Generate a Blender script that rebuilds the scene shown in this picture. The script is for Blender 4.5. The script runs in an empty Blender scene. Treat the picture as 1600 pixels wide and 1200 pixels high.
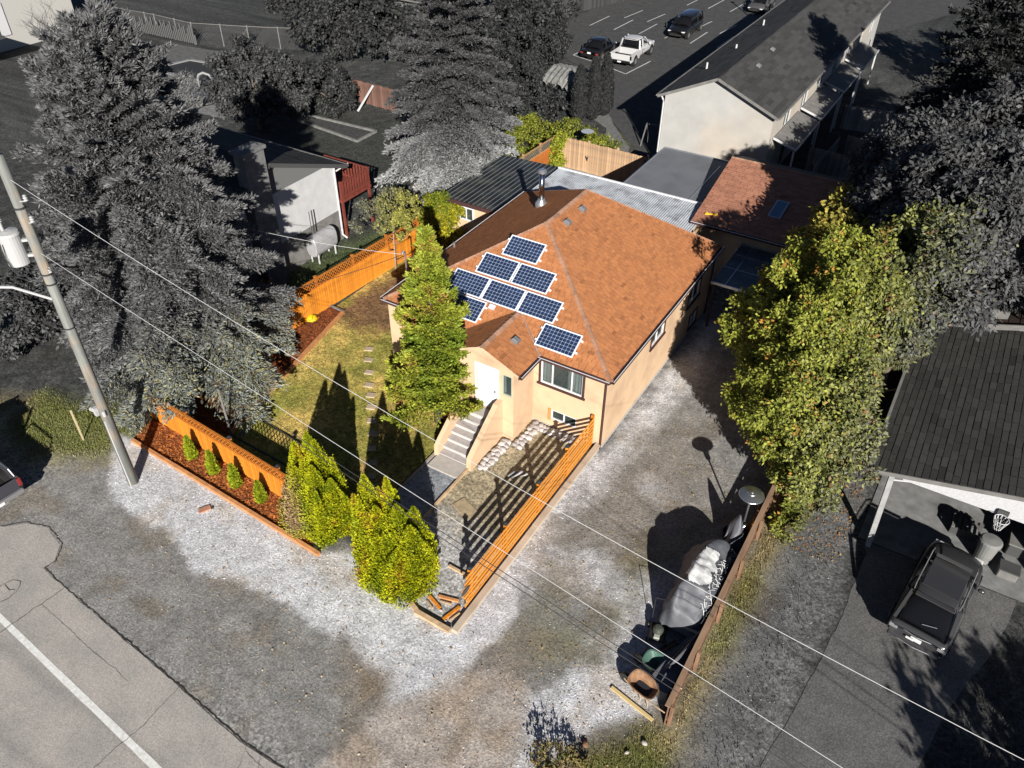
import bpy, math, random
import numpy as np
from mathutils import Vector, Matrix
from mathutils.geometry import tessellate_polygon
random.seed(7); rng = np.random.default_rng(7)
R_ = math.radians
sc = bpy.context.scene
COL = sc.collection
# ------------------------------------------------------------------ camera
cam = bpy.data.cameras.new('camera'); camo = bpy.data.objects.new('camera', cam); COL.objects.link(camo)
CR, CU, CF = Vector((0.854461,0.519474,0.006627)), Vector((-0.331687,0.535671,0.776557)), Vector((-0.399851,0.665736,-0.630012))
mx = Matrix((CR, CU, -CF)).transposed().to_4x4(); mx.translation = Vector((8.763042,-21.585547,22.000000))
camo.matrix_world = mx
cam.sensor_width = 36; cam.lens = 28.125; cam.clip_end = 3000; cam.clip_start = .1
sc.camera = camo
# ------------------------------------------------------------------ world, sun, exposure
SUN_EL = 24.0; SUN_ROT = 143.1           # sun stands over the camera's right shoulder
w = bpy.data.worlds.new('World'); sc.world = w; w.use_nodes = True
nt = w.node_tree; bg = nt.nodes['Background']
sky = nt.nodes.new('ShaderNodeTexSky'); sky.sky_type = 'NISHITA'; sky.sun_disc = False
sky.sun_elevation = R_(SUN_EL); sky.sun_rotation = R_(SUN_ROT)
nt.links.new(sky.outputs[0], bg.inputs[0]); bg.inputs[1].default_value = .05; sky.air_density = .35; sky.dust_density = .1; sc.cycles.diffuse_bounces = 2
sd = bpy.data.lights.new('sun', 'SUN'); so = bpy.data.objects.new('sun', sd); COL.objects.link(so)
sd.energy = 5.0; sd.angle = R_(.5); sd.color = (1, .955, .88)
az = R_(SUN_ROT); el = R_(SUN_EL)
sv = Vector((math.sin(az)*math.cos(el), math.cos(az)*math.cos(el), math.sin(el)))
so.rotation_euler = sv.to_track_quat('Z', 'Y').to_euler(); so.location = (20, -20, 40)
sc.view_settings.view_transform = 'Standard'; sc.view_settings.look = 'None'
sc.view_settings.exposure = 1.03; sc.view_settings.gamma = 1
# ------------------------------------------------------------------ noise
_T = np.random.default_rng(3).random((256, 256))
def vn(x, y):
    xi = np.floor(x).astype(int); yi = np.floor(y).astype(int); fx = x-xi; fy = y-yi
    fx = fx*fx*(3-2*fx); fy = fy*fy*(3-2*fy)
    a = _T[xi & 255, yi & 255]; b = _T[(xi+1) & 255, yi & 255]; c = _T[xi & 255, (yi+1) & 255]; d = _T[(xi+1) & 255, (yi+1) & 255]
    return (a*(1-fx)+b*fx)*(1-fy)+(c*(1-fx)+d*fx)*fy
def fbm(x, y, s=1., o=4):
    x = np.asarray(x, float)*s; y = np.asarray(y, float)*s; r = 0; a = .5
    for i in range(o): r = r+a*vn(x+17.3*i, y-9.1*i); x = x*2.03; y = y*2.03; a *= .5
    return r/(1-.5**o)
def sdpoly(x, y, poly):                    # signed distance, inside positive
    P = np.array(poly, float); d = np.full(x.shape, 1e9); ins = np.zeros(x.shape, bool)
    for i in range(len(P)):
        ax, ay = P[i]; bx, by = P[(i+1) % len(P)]; ex, ey = bx-ax, by-ay
        t = np.clip(((x-ax)*ex+(y-ay)*ey)/(ex*ex+ey*ey+1e-12), 0, 1)
        d = np.minimum(d, np.hypot(x-ax-t*ex, y-ay-t*ey))
        c = ((ay > y) != (by > y)) & (x < (bx-ax)*(y-ay)/((by-ay) if by != ay else 1e-12)+ax); ins ^= c
    return np.where(ins, d, -d)
# ------------------------------------------------------------------ materials
MATS = {}
def nodes(name):
    m = bpy.data.materials.new(name); m.use_nodes = True; MATS[name] = m
    return m, m.node_tree, m.node_tree.nodes['Principled BSDF']
def N(t, typ, **k):
    n = t.nodes.new('ShaderNode'+typ)
    for a, b in k.items(): setattr(n, a, b)
    return n
def mixc(t, a, b, f, mode='MIX'):
    n = N(t, 'Mix', data_type='RGBA', blend_type=mode)
    for i, v in ((6, a), (7, b), (0, f)):
        if hasattr(v, 'links'): t.links.new(v, n.inputs[i])
        else: n.inputs[i].default_value = v if i == 0 else (*v, 1)
    return n.outputs[2]
def ramp(t, src, lo, hi, a=0., b=1.):
    n = N(t, 'MapRange'); n.inputs[1].default_value = lo; n.inputs[2].default_value = hi
    n.inputs[3].default_value = a; n.inputs[4].default_value = b; t.links.new(src, n.inputs[0]); return n.outputs[0]
def noise(t, scale, detail=4, stretch=None, rough=.55):
    tc = N(t, 'TexCoord'); n = N(t, 'TexNoise'); n.inputs['Scale'].default_value = scale; n.inputs['Detail'].default_value = detail; n.inputs['Roughness'].default_value = rough
    if stretch:
        mp = N(t, 'Mapping'); mp.inputs['Scale'].default_value = stretch; t.links.new(tc.outputs['Object'], mp.inputs[0]); t.links.new(mp.outputs[0], n.inputs[0])
    else: t.links.new(tc.outputs['Object'], n.inputs[0])
    return n.outputs['Fac']
def bump(t, p, h, s, d):
    b = N(t, 'Bump'); b.inputs['Strength'].default_value = s; b.inputs['Distance'].default_value = d
    t.links.new(h, b.inputs['Height']); t.links.new(b.outputs[0], p.inputs['Normal'])
def mat(name, col, rough=.8, metal=0, spec=.3, n1=None, amt=.25, dirt=None, dscale=.8, bmp=None, attr=False, rnd=0, stretch=None):
    """base colour (or attribute) with fine mottling, large stains, per-object variation and relief"""
    m, t, p = nodes(name)
    p.inputs['Roughness'].default_value = rough; p.inputs['Metallic'].default_value = metal; p.inputs['Specular IOR Level'].default_value = spec
    if attr: c = N(t, 'Attribute', attribute_name='col').outputs['Color']
    else:
        rgb = N(t, 'RGB'); rgb.outputs[0].default_value = (*col, 1); c = rgb.outputs[0]
    if dirt: c = mixc(t, c, dirt, ramp(t, noise(t, dscale, 6), .48, .72, 0, .75))
    h = None
    if n1:
        h = noise(t, n1, 5, stretch); v = ramp(t, h, .3, .7, 1-amt, 1+amt)
        c = mixc(t, c, v, 1., 'MULTIPLY')
    if rnd:
        oi = N(t, 'ObjectInfo'); v = ramp(t, oi.outputs['Random'], 0, 1, 1-rnd, 1+rnd); c = mixc(t, c, v, 1., 'MULTIPLY')
    t.links.new(c, p.inputs['Base Color'])
    if bmp and h is not None: bump(t, p, h, bmp[0], bmp[1])
    return m
def foliage(name, trans=.25, sat=None):
    m, t, p = nodes(name); c = N(t, 'Attribute', attribute_name='col').outputs['Color']
    t.nodes.remove(p); d = N(t, 'BsdfPrincipled'); d.inputs['Roughness'].default_value = .6; d.inputs['Specular IOR Level'].default_value = .25
    tr = N(t, 'BsdfTranslucent'); mx_ = N(t, 'MixShader'); mx_.inputs[0].default_value = trans
    t.links.new(c, d.inputs['Base Color']); t.links.new(c, tr.inputs[0]); t.links.new(d.outputs[0], mx_.inputs[1]); t.links.new(tr.outputs[0], mx_.inputs[2])
    t.links.new(mx_.outputs[0], t.nodes['Material Output'].inputs[0]); return m
def gravel(name, s1=16, s2=60, amt=.38, rough=.95, attr=True, col=(.2, .2, .2), bs=.6):
    m, t, p = nodes(name); p.inputs['Roughness'].default_value = rough; p.inputs['Specular IOR Level'].default_value = .15
    if attr: c = N(t, 'Attribute', attribute_name='col').outputs['Color']
    else:
        rgb = N(t, 'RGB'); rgb.outputs[0].default_value = (*col, 1); c = rgb.outputs[0]
    tc = N(t, 'TexCoord'); v = N(t, 'TexVoronoi'); v.inputs['Scale'].default_value = s1; t.links.new(tc.outputs['Object'], v.inputs['Vector'])
    sp = N(t, 'SeparateColor'); t.links.new(v.outputs['Color'], sp.inputs[0])
    c = mixc(t, c, ramp(t, sp.outputs[0], 0, 1, 1-amt*.6, 1+amt*.6), 1., 'MULTIPLY')
    nz = noise(t, s2*.25, 6, rough=.75); c = mixc(t, c, ramp(t, nz, .33, .67, 1-amt, 1+amt), 1., 'MULTIPLY')
    nb = noise(t, 1.3, 5); c = mixc(t, c, ramp(t, nb, .3, .7, .85, 1.13), 1., 'MULTIPLY')
    t.links.new(c, p.inputs['Base Color']); bump(t, p, nz, bs, .05); return m
# ------------------------------------------------------------------ mesh building
def link(name, data, parent=None):
    o = bpy.data.objects.new(name, data); COL.objects.link(o)
    if parent is not None: o.parent = parent
    return o
def tag(o, label=None, cat=None, group=None, kind=None):
    if label: o['label'] = label
    if cat: o['category'] = cat
    if group: o['group'] = group
    if kind: o['kind'] = kind
    return o
def thing(name, label, cat, loc=(0, 0, 0), rz=0, group=None):
    o = link(name, None); o.location = loc; o.rotation_euler = (0, 0, rz); o.empty_display_size = .2
    return tag(o, label, cat, group)
def rootof(o):
    while o.parent is not None: o = o.parent
    return o
class MB:
    def __init__(s): s.v = []; s.f = []; s.c = []; s.cur = None
    def add(s, vs, fs):
        b = len(s.v); s.v += [tuple(map(float, v)) for v in vs]; s.f += [tuple(b+i for i in f) for f in fs]
        if s.cur is not None: s.c += [s.cur]*len(vs)
        return s
    def box(s, x0, x1, y0, y1, z0, z1):
        return s.add([(x0,y0,z0),(x1,y0,z0),(x1,y1,z0),(x0,y1,z0),(x0,y0,z1),(x1,y0,z1),(x1,y1,z1),(x0,y1,z1)],
            [(0,3,2,1),(4,5,6,7),(0,1,5,4),(1,2,6,5),(2,3,7,6),(3,0,4,7)])
    def fbox(s, o, u, n, a0, a1, z0, z1, d0, d1):          # box in a wall's frame
        o, u, n = Vector(o), Vector(u), Vector(n); Z = Vector((0, 0, 1)); P = []
        for z in (z0, z1):
            for a, d in ((a0, d0), (a1, d0), (a1, d1), (a0, d1)): P.append(o+u*a+n*d+Z*z)
        return s.add(P, [(0,3,2,1),(4,5,6,7),(0,1,5,4),(1,2,6,5),(2,3,7,6),(3,0,4,7)])
    def bar(s, p, q, w, h, up=(0, 0, 1)):                  # rectangular bar from p to q
        p, q = Vector(p), Vector(q); d = (q-p).normalized(); up = Vector(up)
        if abs(d.dot(up)) > .98: up = Vector((1, 0, 0))
        a = d.cross(up).normalized(); b = a.cross(d).normalized(); P = []
        for e in (p, q):
            for i, j in ((-1, -1), (1, -1), (1, 1), (-1, 1)): P.append(e+a*(i*w/2)+b*(j*h/2))
        return s.add(P, [(0,3,2,1),(4,5,6,7),(0,1,5,4),(1,2,6,5),(2,3,7,6),(3,0,4,7)])
    def tube(s, path, r, n=8, cap=True):
        path = [Vector(p) for p in path]; rs = r if isinstance(r, (list, tuple)) else [r]*len(path); P = []; F = []; a = None
        for i, p in enumerate(path):
            d = (path[min(i+1, len(path)-1)]-path[max(i-1, 0)]).normalized()
            if a is None: a = d.orthogonal().normalized()
            else: a = (a-d*a.dot(d)).normalized()
            b = d.cross(a)
            for k in range(n): t = 2*math.pi*k/n; P.append(p+(a*math.cos(t)+b*math.sin(t))*rs[i])
        for i in range(len(path)-1):
            for k in range(n): F.append((i*n+k, i*n+(k+1) % n, (i+1)*n+(k+1) % n, (i+1)*n+k))
        if cap: F.append(tuple(range(n-1, -1, -1))); F.append(tuple((len(path)-1)*n+k for k in range(n)))
        return s.add(P, F)
    def lathe(s, c, prof, n=16, sx=1, sy=1):
        P = []; F = []; c = Vector(c)
        for r, z in prof:
            for k in range(n): t = 2*math.pi*k/n; P.append(c+Vector((r*math.cos(t)*sx, r*math.sin(t)*sy, z)))
        for i in range(len(prof)-1):
            for k in range(n): F.append((i*n+k, i*n+(k+1) % n, (i+1)*n+(k+1) % n, (i+1)*n+k))
        F.append(tuple(range(n-1, -1, -1))); F.append(tuple((len(prof)-1)*n+k for k in range(n)))
        return s.add(P, F)
    def blob(s, c, r, sx=1, sy=1, sz=1, j=.15, n=7, m=5):
        P = []; F = []; c = Vector(c)
        for i in range(m+1):
            ph = math.pi*i/m
            for k in range(n):
                t = 2*math.pi*k/n+i*.3; q = r*(1+random.uniform(-j, j))
                P.append(c+Vector((q*math.sin(ph)*math.cos(t)*sx, q*math.sin(ph)*math.sin(t)*sy, q*math.cos(ph)*sz)))
        for i in range(m):
            for k in range(n): F.append((i*n+k, (i+1)*n+k, (i+1)*n+(k+1) % n, i*n+(k+1) % n))
        return s.add(P, F)
    def quad(s, a, b, c, d): return s.add([a, b, c, d], [(0, 1, 2, 3)])
    def poly(s, pts): return s.add(pts, [tuple(range(len(pts)))])
    def prism(s, pts, d):                                   # planar polygon extruded by vector d
        d = Vector(d); n = len(pts); P = [Vector(p) for p in pts]; P += [p+d for p in P]
        return s.add(P, [tuple(range(n-1, -1, -1)), tuple(range(n, 2*n))]+[(i, (i+1) % n, n+(i+1) % n, n+i) for i in range(n)])
    def build(s, name, m, parent=None, w=False, smooth=False, kind=None, bevel=0, label=None):
        me = bpy.data.meshes.new(name); off = rootof(parent).location if (w and parent is not None) else Vector((0, 0, 0))
        me.from_pydata([(a-off.x, b-off.y, c-off.z) for a, b, c in s.v], [], s.f)
        if s.c:
            at = me.color_attributes.new('col', 'FLOAT_COLOR', 'POINT'); at.data.foreach_set('color', [x for c in s.c for x in (c[0], c[1], c[2], 1)])
        if isinstance(m, (list, tuple)):
            for k in m: me.materials.append(k)
        else: me.materials.append(m)
        if smooth: me.shade_smooth()
        me.update(); o = link(name, me, parent)
        if kind: o['kind'] = kind
        if label: o['label'] = label
        if bevel:
            b = o.modifiers.new('bevel', 'BEVEL'); b.width = bevel; b.segments = 1; b.limit_method = 'ANGLE'
        return o
def npmesh(name, V, nper, cols, m, parent=None, kind=None, faces=None):
    """many small faces at once: V (n*nper,3), each nper verts one face"""
    me = bpy.data.meshes.new(name); n = len(V)
    if faces is None: faces = np.arange(n).reshape(-1, nper)
    me.vertices.add(n); me.vertices.foreach_set('co', np.asarray(V, np.float32).ravel())
    nf = len(faces); k = faces.shape[1]
    me.loops.add(nf*k); me.loops.foreach_set('vertex_index', faces.astype(np.int32).ravel())
    me.polygons.add(nf); me.polygons.foreach_set('loop_start', np.arange(0, nf*k, k, dtype=np.int32))
    me.update(calc_edges=True); me.shade_flat()
    if cols is not None:
        at = me.color_attributes.new('col', 'FLOAT_COLOR', 'POINT'); cc = np.ones((n, 4), np.float32); cc[:, :3] = cols; at.data.foreach_set('color', cc.ravel())
    me.materials.append(m); o = link(name, me, parent)
    if kind: o['kind'] = kind
    return o
def inst(src, parent, loc, rot=(0, 0, 0), scale=(1, 1, 1), name=None, label=None):
    o = link(name or src.name.split('.')[0], src.data, parent); o.location = loc; o.rotation_euler = rot; o.scale = scale
    if label: o['label'] = label
    return o
def copy_tree(o, parent=None):
    c = o.copy(); COL.objects.link(c); c.parent = parent
    for ch in list(o.children): copy_tree(ch, c)
    return c
def sheet(name, poly, z, m, jit=0, step=.25, kind='structure', thick=0, colfn=None, parent=None):
    pts = []
    for i in range(len(poly)):
        a = np.array(poly[i], float); b = np.array(poly[(i+1) % len(poly)], float); L = np.linalg.norm(b-a); k = max(1, int(L/step)) if jit else 1
        nn = np.array([-(b-a)[1], (b-a)[0]])/max(L, 1e-6)
        for j in range(k):
            p = a+(b-a)*j/k
            if jit: p = p+nn*((fbm(np.array([p[0]]), np.array([p[1]]), 1.7, 3)[0]-.5)*jit*2+random.uniform(-.15, .15)*jit)
            pts.append((p[0], p[1], z))
    tr = tessellate_polygon([[Vector(p) for p in pts]]); mb = MB(); mb.add(pts, tr)
    o = mb.build(name, m, parent); 
    me = o.data
    if me.polygons and me.polygons[0].normal.z < 0: me.flip_normals()
    if kind: o['kind'] = kind
    return o
def gridsheet(name, xs, ys, z, colfn, m, kind='structure', clip=None):
    X, Y = np.meshgrid(xs, ys); nx = len(xs); ny = len(ys)
    V = np.stack([X.ravel(), Y.ravel(), np.full(X.size, z)], 1); c = colfn(X.ravel(), Y.ravel())
    i, j = np.meshgrid(np.arange(nx-1), np.arange(ny-1)); a = (j*nx+i).ravel(); F = np.stack([a, a+1, a+1+nx, a+nx], 1)
    return npmesh(name, V, 4, c, m, kind=kind, faces=F)
# ================================================================== GROUND
PALE = (.46, .46, .48); GREYG = (.205, .20, .193); BROWN = (.20, .155, .11); TAN = (.34, .30, .27); MOSS = (.10, .095, .02)
WEED = (.10, .115, .025); DRY = (.25, .205, .10); DARKG = (.042, .043, .042); NBG = (.125, .125, .125)
# (polygon, colour, edge softness, edge wobble, strength)
ZONES = [
 ([(-22,-17),(-22,-10.5),(-19,-9.8),(-16.2,-9.2),(6.3,-9.0),(9.8,-9.0),(9.8,-17)], GREYG, .5, .5, 1),
 ([(-22,-15.5),(-22,-13.0),(-18.6,-12.6),(-15.8,-10.5),(-15.2,-9.3),(-17.5,-8.6),(-20,-9.3),(-22,-9.8),(-24,-11),(-24,-15)], DRY, .7, .6, .65),
 ([(-21,-11.5),(-18.5,-11.8),(-16.3,-10.6),(-15.9,-9.2),(-17,-8.3),(-19,-8.3),(-22,-9.5)], WEED, .6, .6, .8),
 ([(-1.4,-10.5),(0.1,0.5),(-.4,16),(4.5,16),(6.6,4),(6.4,-9.2),(4,-10)], GREYG, .6, .4, 1),
 ([(.6,-3.6),(1.2,1.6),(2.3,3.2),(4.2,1.2),(4.0,-1.6),(3.4,-4.6),(2.0,-4.8)], BROWN, 1.0, .8, .35),
 ([(1.2,-5.2),(2.4,-7.6),(3.4,-7.2),(3.3,-4.6),(4.6,-2.0),(4.9,-3.4),(4.2,-6.2),(4.0,-8.6),(2.4,-9.6),(1.3,-9.4)], MOSS, .8, .7, .5),
 ([(-1.6,-.2),(.1,-.2),(.15,12),(1.6,12),(1.3,2.6),(.7,-1.5),(.4,-4.4),(.9,-7.5),(.4,-9.4),(-.3,-10.5)], PALE, .6, .5, .9),
 ([(.7,-5.3),(2.0,-4.8),(3.2,-5.2),(3.6,-6.4),(2.4,-6.6),(1.2,-6.4)], PALE, .5, .6, .75),
 ([(1.9,-.2),(2.6,-.6),(3.3,-.9),(3.1,-1.5),(2.2,-1.0)], PALE, .4, .3, .6),
 ([(3.9,-5.0),(4.9,-3.8),(5.6,-8.6),(4.5,-8.4),(3.4,-7.9),(4.2,-6.9)], PALE, .5, .4, .6),
 ([(-17.3,-9.5),(-15.9,-9.1),(-6.0,-9.7),(-4.2,-9.0),(-1.5,-10),(-.1,-9.9),(.5,-7.6),(1.1,-8.3),(.9,-9.6),(.7,-11.2),(.3,-12.1),(-.1,-12.9),(-.7,-12.85),(-1.1,-12.1),(-2.2,-12.3),
   (-3.0,-11.9),(-4.2,-12.1),(-5.5,-11.8),(-6.7,-12.1),(-8.0,-12.25),(-9.1,-12.7),(-10.4,-12.0),(-11.7,-11.8),(-12.6,-12.1),(-13.7,-11.95),(-14.7,-11.6),(-15.5,-10.9)], PALE, .16, .35, 1),
 ([(2.5,-11.3),(3.0,-10.4),(3.6,-8.9),(4.7,-8.5),(6.0,-8.2),(6.1,-9.0),(5.4,-9.9),(4.9,-10.5),(4.4,-11.5),(3.9,-12.6),(2.9,-12.7)], PALE, .2, .35, 1),
 ([(-3.2,-11.8),(-2.2,-12.1),(-1.0,-12.2),(-.5,-13.1),(-1.3,-13.3),(-2.4,-12.9)], BROWN, .35, .4, .6),
 ([(.3,-11.5),(1.0,-10.2),(1.4,-8.4),(2.6,-8.6),(2.0,-10.2),(1.0,-11.4)], BROWN, .5, .4, .55),
 ([(-1.2,-15.9),(-.6,-13.2),(.5,-11.4),(1.5,-10.3),(2.6,-10.3),(3.1,-11.1),(3.1,-12.8),(2.4,-15.9)], TAN, .18, .25, .95),
 ([(3.4,-13.5),(4.2,-12.4),(4.7,-11.3),(5.2,-10.4),(6.2,-9.5),(7.6,-9.4),(7.9,-10.6),(8.4,-12),(8.4,-14)], (.12,.085,.045), .4, .4, .95),
 ([(4.9,-11.5),(5.4,-10.4),(6.4,-9.6),(7.4,-9.6),(7.6,-11.5),(6.3,-12.6)], WEED, .5, .5, .75),
 ([(6.5,-10),(6.6,1.5),(7.4,2.2),(7.9,-1),(7.7,-5),(7.5,-10)], DRY, .35, .4, .7),
 ([(7.3,-15),(7.2,-7),(7.4,-2),(7.6,1.5),(8.2,4.5),(9.4,4.5),(9.9,-2),(9.6,-15)], NBG, .3, .3, .8),
 ([(6.7,-6.5),(7.3,-6.2),(7.4,-3.5),(7.0,-2.5),(6.7,-3)], WEED, .4, .4, .6),
 ([(-17,-7),(-16,9),(-15,11),(-19,11),(-20,4),(-20,-2),(-22,-6)], (.06,.08,.03), .8, .6, .85),
 ([(-34,12),(-20,11),(-15.5,12),(-16,20),(-22,26),(-34,22)], (.036,.038,.033), 1.5, .8, .8),
 ([(-17.5,15),(-13,15),(-12,30),(-17,28)], (.12,.11,.04), 1.2, .8, .7),
 ([(-14.6,10),(3,11),(3,23),(-14.6,23)], (.3,.29,.27), .3, .2, .9),
]
def zonecol(x, y):
    x = np.asarray(x, float); y = np.asarray(y, float); n1 = fbm(x, y, .55, 4)-.5; n2 = fbm(x+50, y, 2.2, 4)-.5; n3 = fbm(x, y+80, 7., 3)-.5
    far = fbm(x, y, .12, 4)
    c = np.array(DARKG)[None, :]*(.6+.8*far)[:, None]*(1+.9*n2+.5*n3)[:, None]
    for poly, col, soft, wob, st in ZONES:
        P = np.array(poly); m = (x > P[:, 0].min()-2) & (x < P[:, 0].max()+2) & (y > P[:, 1].min()-2) & (y < P[:, 1].max()+2)
        if not m.any(): continue
        d = sdpoly(x[m], y[m], poly)+(n1[m]*1.6+n2[m]*1.0+n3[m]*.5)*wob
        k = np.clip(.5+d/(2*soft), 0, 1)*st; k = np.clip(k*(1+.5*n3[m]), 0, 1)[:, None]
        c[m] = c[m]*(1-k)+np.array(col)[None, :]*k
    for rx in (1.55, 3.15):            # two packed wheel ruts up the drive
        rd = np.abs(x-rx-.25*np.sin(y*.45)-.3*n1); k = (np.clip(1-rd/.34, 0, 1)*((y > -13.5) & (y < 10) & (x > 0) & (x < 5))*(.35+.4*n3+.3*n2))[:, None]; k = np.clip(k, 0, .5); c = c*(1-k)+np.array((.145,.135,.12))[None, :]*k
    for ry in (-12.9, -14.3):          # and where cars pull off the road
        rd = np.abs(y-ry-.12*(x+8)*.3-.5*n1); k = (np.clip(1-rd/.4, 0, 1)*((x > -15) & (x < 1))*(.3+.4*n3+.4*n2))[:, None]; k = np.clip(k, 0, .45); c = c*(1-k)+np.array((.125,.118,.108))[None, :]*k
    br = fbm(x+9, y-30, .9, 5); k = (np.clip((br-.56)*6, 0, 1)*.5)[:, None]; g = (c.mean(1) > .1)[:, None]*k
    c = c*(1-g)+c*np.array([.78, .66, .5])[None, :]*g
    return np.clip(c*(1+.35*n2+.3*n3)[:, None], .004, .9)
def axis(lo, hi, step, ext=900):
    a = list(np.arange(lo, hi+step*.5, step)); s = step; l = []; r = []; x = lo
    while x > -ext: s *= 1.35; x -= s; l.append(x)
    s = step; x = hi
    while x < ext: s *= 1.35; x += s; r.append(x)
    return np.array(l[::-1]+a+r)
Mgr = gravel('gravel'); Mgnd = gravel('ground_cover', 9, 40, .6)
gridsheet('ground', axis(-45, 26, .28), axis(-18, 48, .28), 0, zonecol, Mgnd)
gridsheet('gravel_yard', np.arange(-17.2, 8.5, .11), np.arange(-15.4, 12.2, .11), .008, zonecol, Mgr)
# ---- road
def roadmat():
    m, t, p = nodes('asphalt_road'); p.inputs['Roughness'].default_value = .9
    tc = N(t, 'TexCoord'); sx = N(t, 'SeparateXYZ'); t.links.new(tc.outputs['Object'], sx.inputs[0])
    nz = noise(t, 22, 6, rough=.8); nb = noise(t, .8, 5)
    c = mixc(t, (.32, .295, .27), (.26, .245, .23), ramp(t, nb, .35, .65))
    wv = noise(t, .5, 3, (1, 3, 1)); ad = N(t, 'Math', operation='MULTIPLY_ADD'); t.links.new(wv, ad.inputs[0]); ad.inputs[1].default_value = .5; t.links.new(sx.outputs[1], ad.inputs[2])
    for y0 in (-17.62, -19.4):                       # rubbed wheel tracks along the lane
        ds = N(t, 'Math', operation='SUBTRACT'); t.links.new(ad.outputs[0], ds.inputs[0]); ds.inputs[1].default_value = y0+.25
        ab = N(t, 'Math', operation='ABSOLUTE'); t.links.new(ds.outputs[0], ab.inputs[0])
        c = mixc(t, c, (.19, .182, .175), ramp(t, ab.outputs[0], .28, .02, 0, .6))
    c = mixc(t, c, ramp(t, nz, .33, .67, .6, 1.4), 1., 'MULTIPLY')
    t.links.new(c, p.inputs['Base Color']); bump(t, p, nz, .4, .02); return m
Masp = roadmat()
sheet('road', [(-300,-60),(300,-60),(300,-16.4),(20,-16.0),(-1.9,-15.95),(-3.2,-15.97),(-8,-15.6),(-12.8,-15.23),(-13.55,-15.15),(-13.5,-14.75),(-13.95,-14.2),(-15.0,-13.95),(-15.85,-14.25),(-16.4,-14.8),(-18,-15.0),(-60,-14.6),(-300,-14)], .014, Masp, .05, .3)
Mline = mat('road_paint', (.60, .60, .58), .7, n1=14, amt=.18, dirt=(.40, .39, .37), dscale=7)
sheet('road_edge_line', [(-60,-16.55),(-13.1,-16.96),(-4.6,-17.62),(40,-21.0),(40,-21.16),(-4.85,-17.80),(-13.2,-17.14),(-60,-16.72)], .018, Mline, .012, .3)
Mcrack = mat('crack_tar', (.055, .048, .042), .9)
def crack(pts, w=.022, z=.0215, wob=.05, step=.12, name='road_crack', m=None):
    out = []
    for i in range(len(pts)-1):
        a, b = np.array(pts[i], float), np.array(pts[i+1], float); k = max(1, int(np.linalg.norm(b-a)/step)); nn = np.array([-(b-a)[1], (b-a)[0]])/np.linalg.norm(b-a)
        for j in range(k+(i == len(pts)-2)):
            out.append(a+(b-a)*j/k+nn*random.uniform(-wob, wob)*.6)
    mb = MB()
    for i in range(len(out)-1):
        a, b = out[i], out[i+1]; d = (b-a)/max(np.linalg.norm(b-a), 1e-6); nn = np.array([-d[1], d[0]]); w0 = w*random.uniform(.5, 1)
        mb.add([(*(a-nn*w0/2), z), (*(a+nn*w0/2), z), (*(b+nn*w0/2), z), (*(b-nn*w0/2), z)], [(0, 3, 2, 1)])
    o = mb.build(name, m or Mcrack); o['kind'] = 'structure'; return o
crack([(-12.22,-15.22),(-12.29,-16.06),(-12.35,-16.47),(-12.38,-17.0),(-12.44,-17.39),(-12.65,-18.1)], .03); crack([(-12.26,-16.08),(-10.63,-16.19),(-9.17,-16.33),(-8.3,-16.33),(-7.6,-16.42)], .010, wob=.03)
crack([(-6.16,-15.73),(-6.15,-16.57),(-6.07,-16.97),(-6.15,-17.46),(-6.22,-18.04),(-6.24,-18.54),(-6.21,-19.2)], .02); crack([(-14.3,-16.5),(-14.09,-16.46),(-13.97,-15.97),(-13.67,-15.87),(-13.46,-16.08),(-13.37,-16.47),(-13.52,-16.82)], .024, wob=.03); crack([(-14.0,-16.23),(-13.68,-16.27),(-13.52,-16.17)], .03, wob=.02)
crack([(-3.24,-15.93),(-3.11,-16.08),(-2.62,-16.15),(-2.2,-16.21)], .012); crack([(-3.1,-16.1),(-2.9,-16.5),(-2.95,-17.0)], .012); crack([(-2.6,-16.0),(-2.3,-16.4),(-2.35,-17.0)], .012)
# raw edge of the asphalt: a dark crumbled seam
Mseam = mat('asphalt_edge', (.035, .03, .025), .95, n1=20, amt=.5)
crack([(-1.7,-15.9),(-3.2,-15.93),(-8,-15.56),(-12.8,-15.2),(-13.5,-15.1),(-13.45,-14.73),(-13.9,-14.15),(-15.0,-13.9),(-15.9,-14.2),(-16.5,-14.8)], .042, .017, .045, .1, 'asphalt_edge_seam', Mseam)
# ---- lawn in front of the house
def lawncol(x, y):
    n1 = fbm(x, y, .7, 4); n2 = fbm(x+31, y, 3.1, 4)-.5; n3 = fbm(x, y+7, 9, 3)-.5
    g = np.array((.21, .20, .045)); yl = np.array((.40, .295, .09)); b = np.array((.15, .09, .045))
    k = np.clip((n1-.38)*3.2, 0, 1)[:, None]; c = g*(1-k)+yl*k
    d = sdpoly(x, y, [(-15.6,1.6),(-14.9,9),(-10.6,9),(-10.6,3.6),(-12.4,2.0),(-13.6,1.2)])+n2*1.4
    k = np.clip(.5+d/.9, 0, 1)[:, None]; c = c*(1-k)+b*k
    d = sdpoly(x, y, [(-8.6,-8),(-7.9,-5),(-9.3,-3.2),(-8.8,-2.8),(-5.4,-3.2),(-5.4,-6),(-7,-7.8)])+n2*1.0-.4
    k = np.clip(.5+d/.8, 0, 1)[:, None]*.4; c = c*(1-k)+b*k
    return np.clip(c*(1+.6*n2+.6*n3)[:, None], .01, .8)
# compacted wheel ruts on the drive and the street frontage are part of zonecol
gridsheet('lawn', np.arange(-15.75, -5.55, .1), np.arange(-8.1, 9.5, .1), .013, lawncol, Mgnd)
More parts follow.
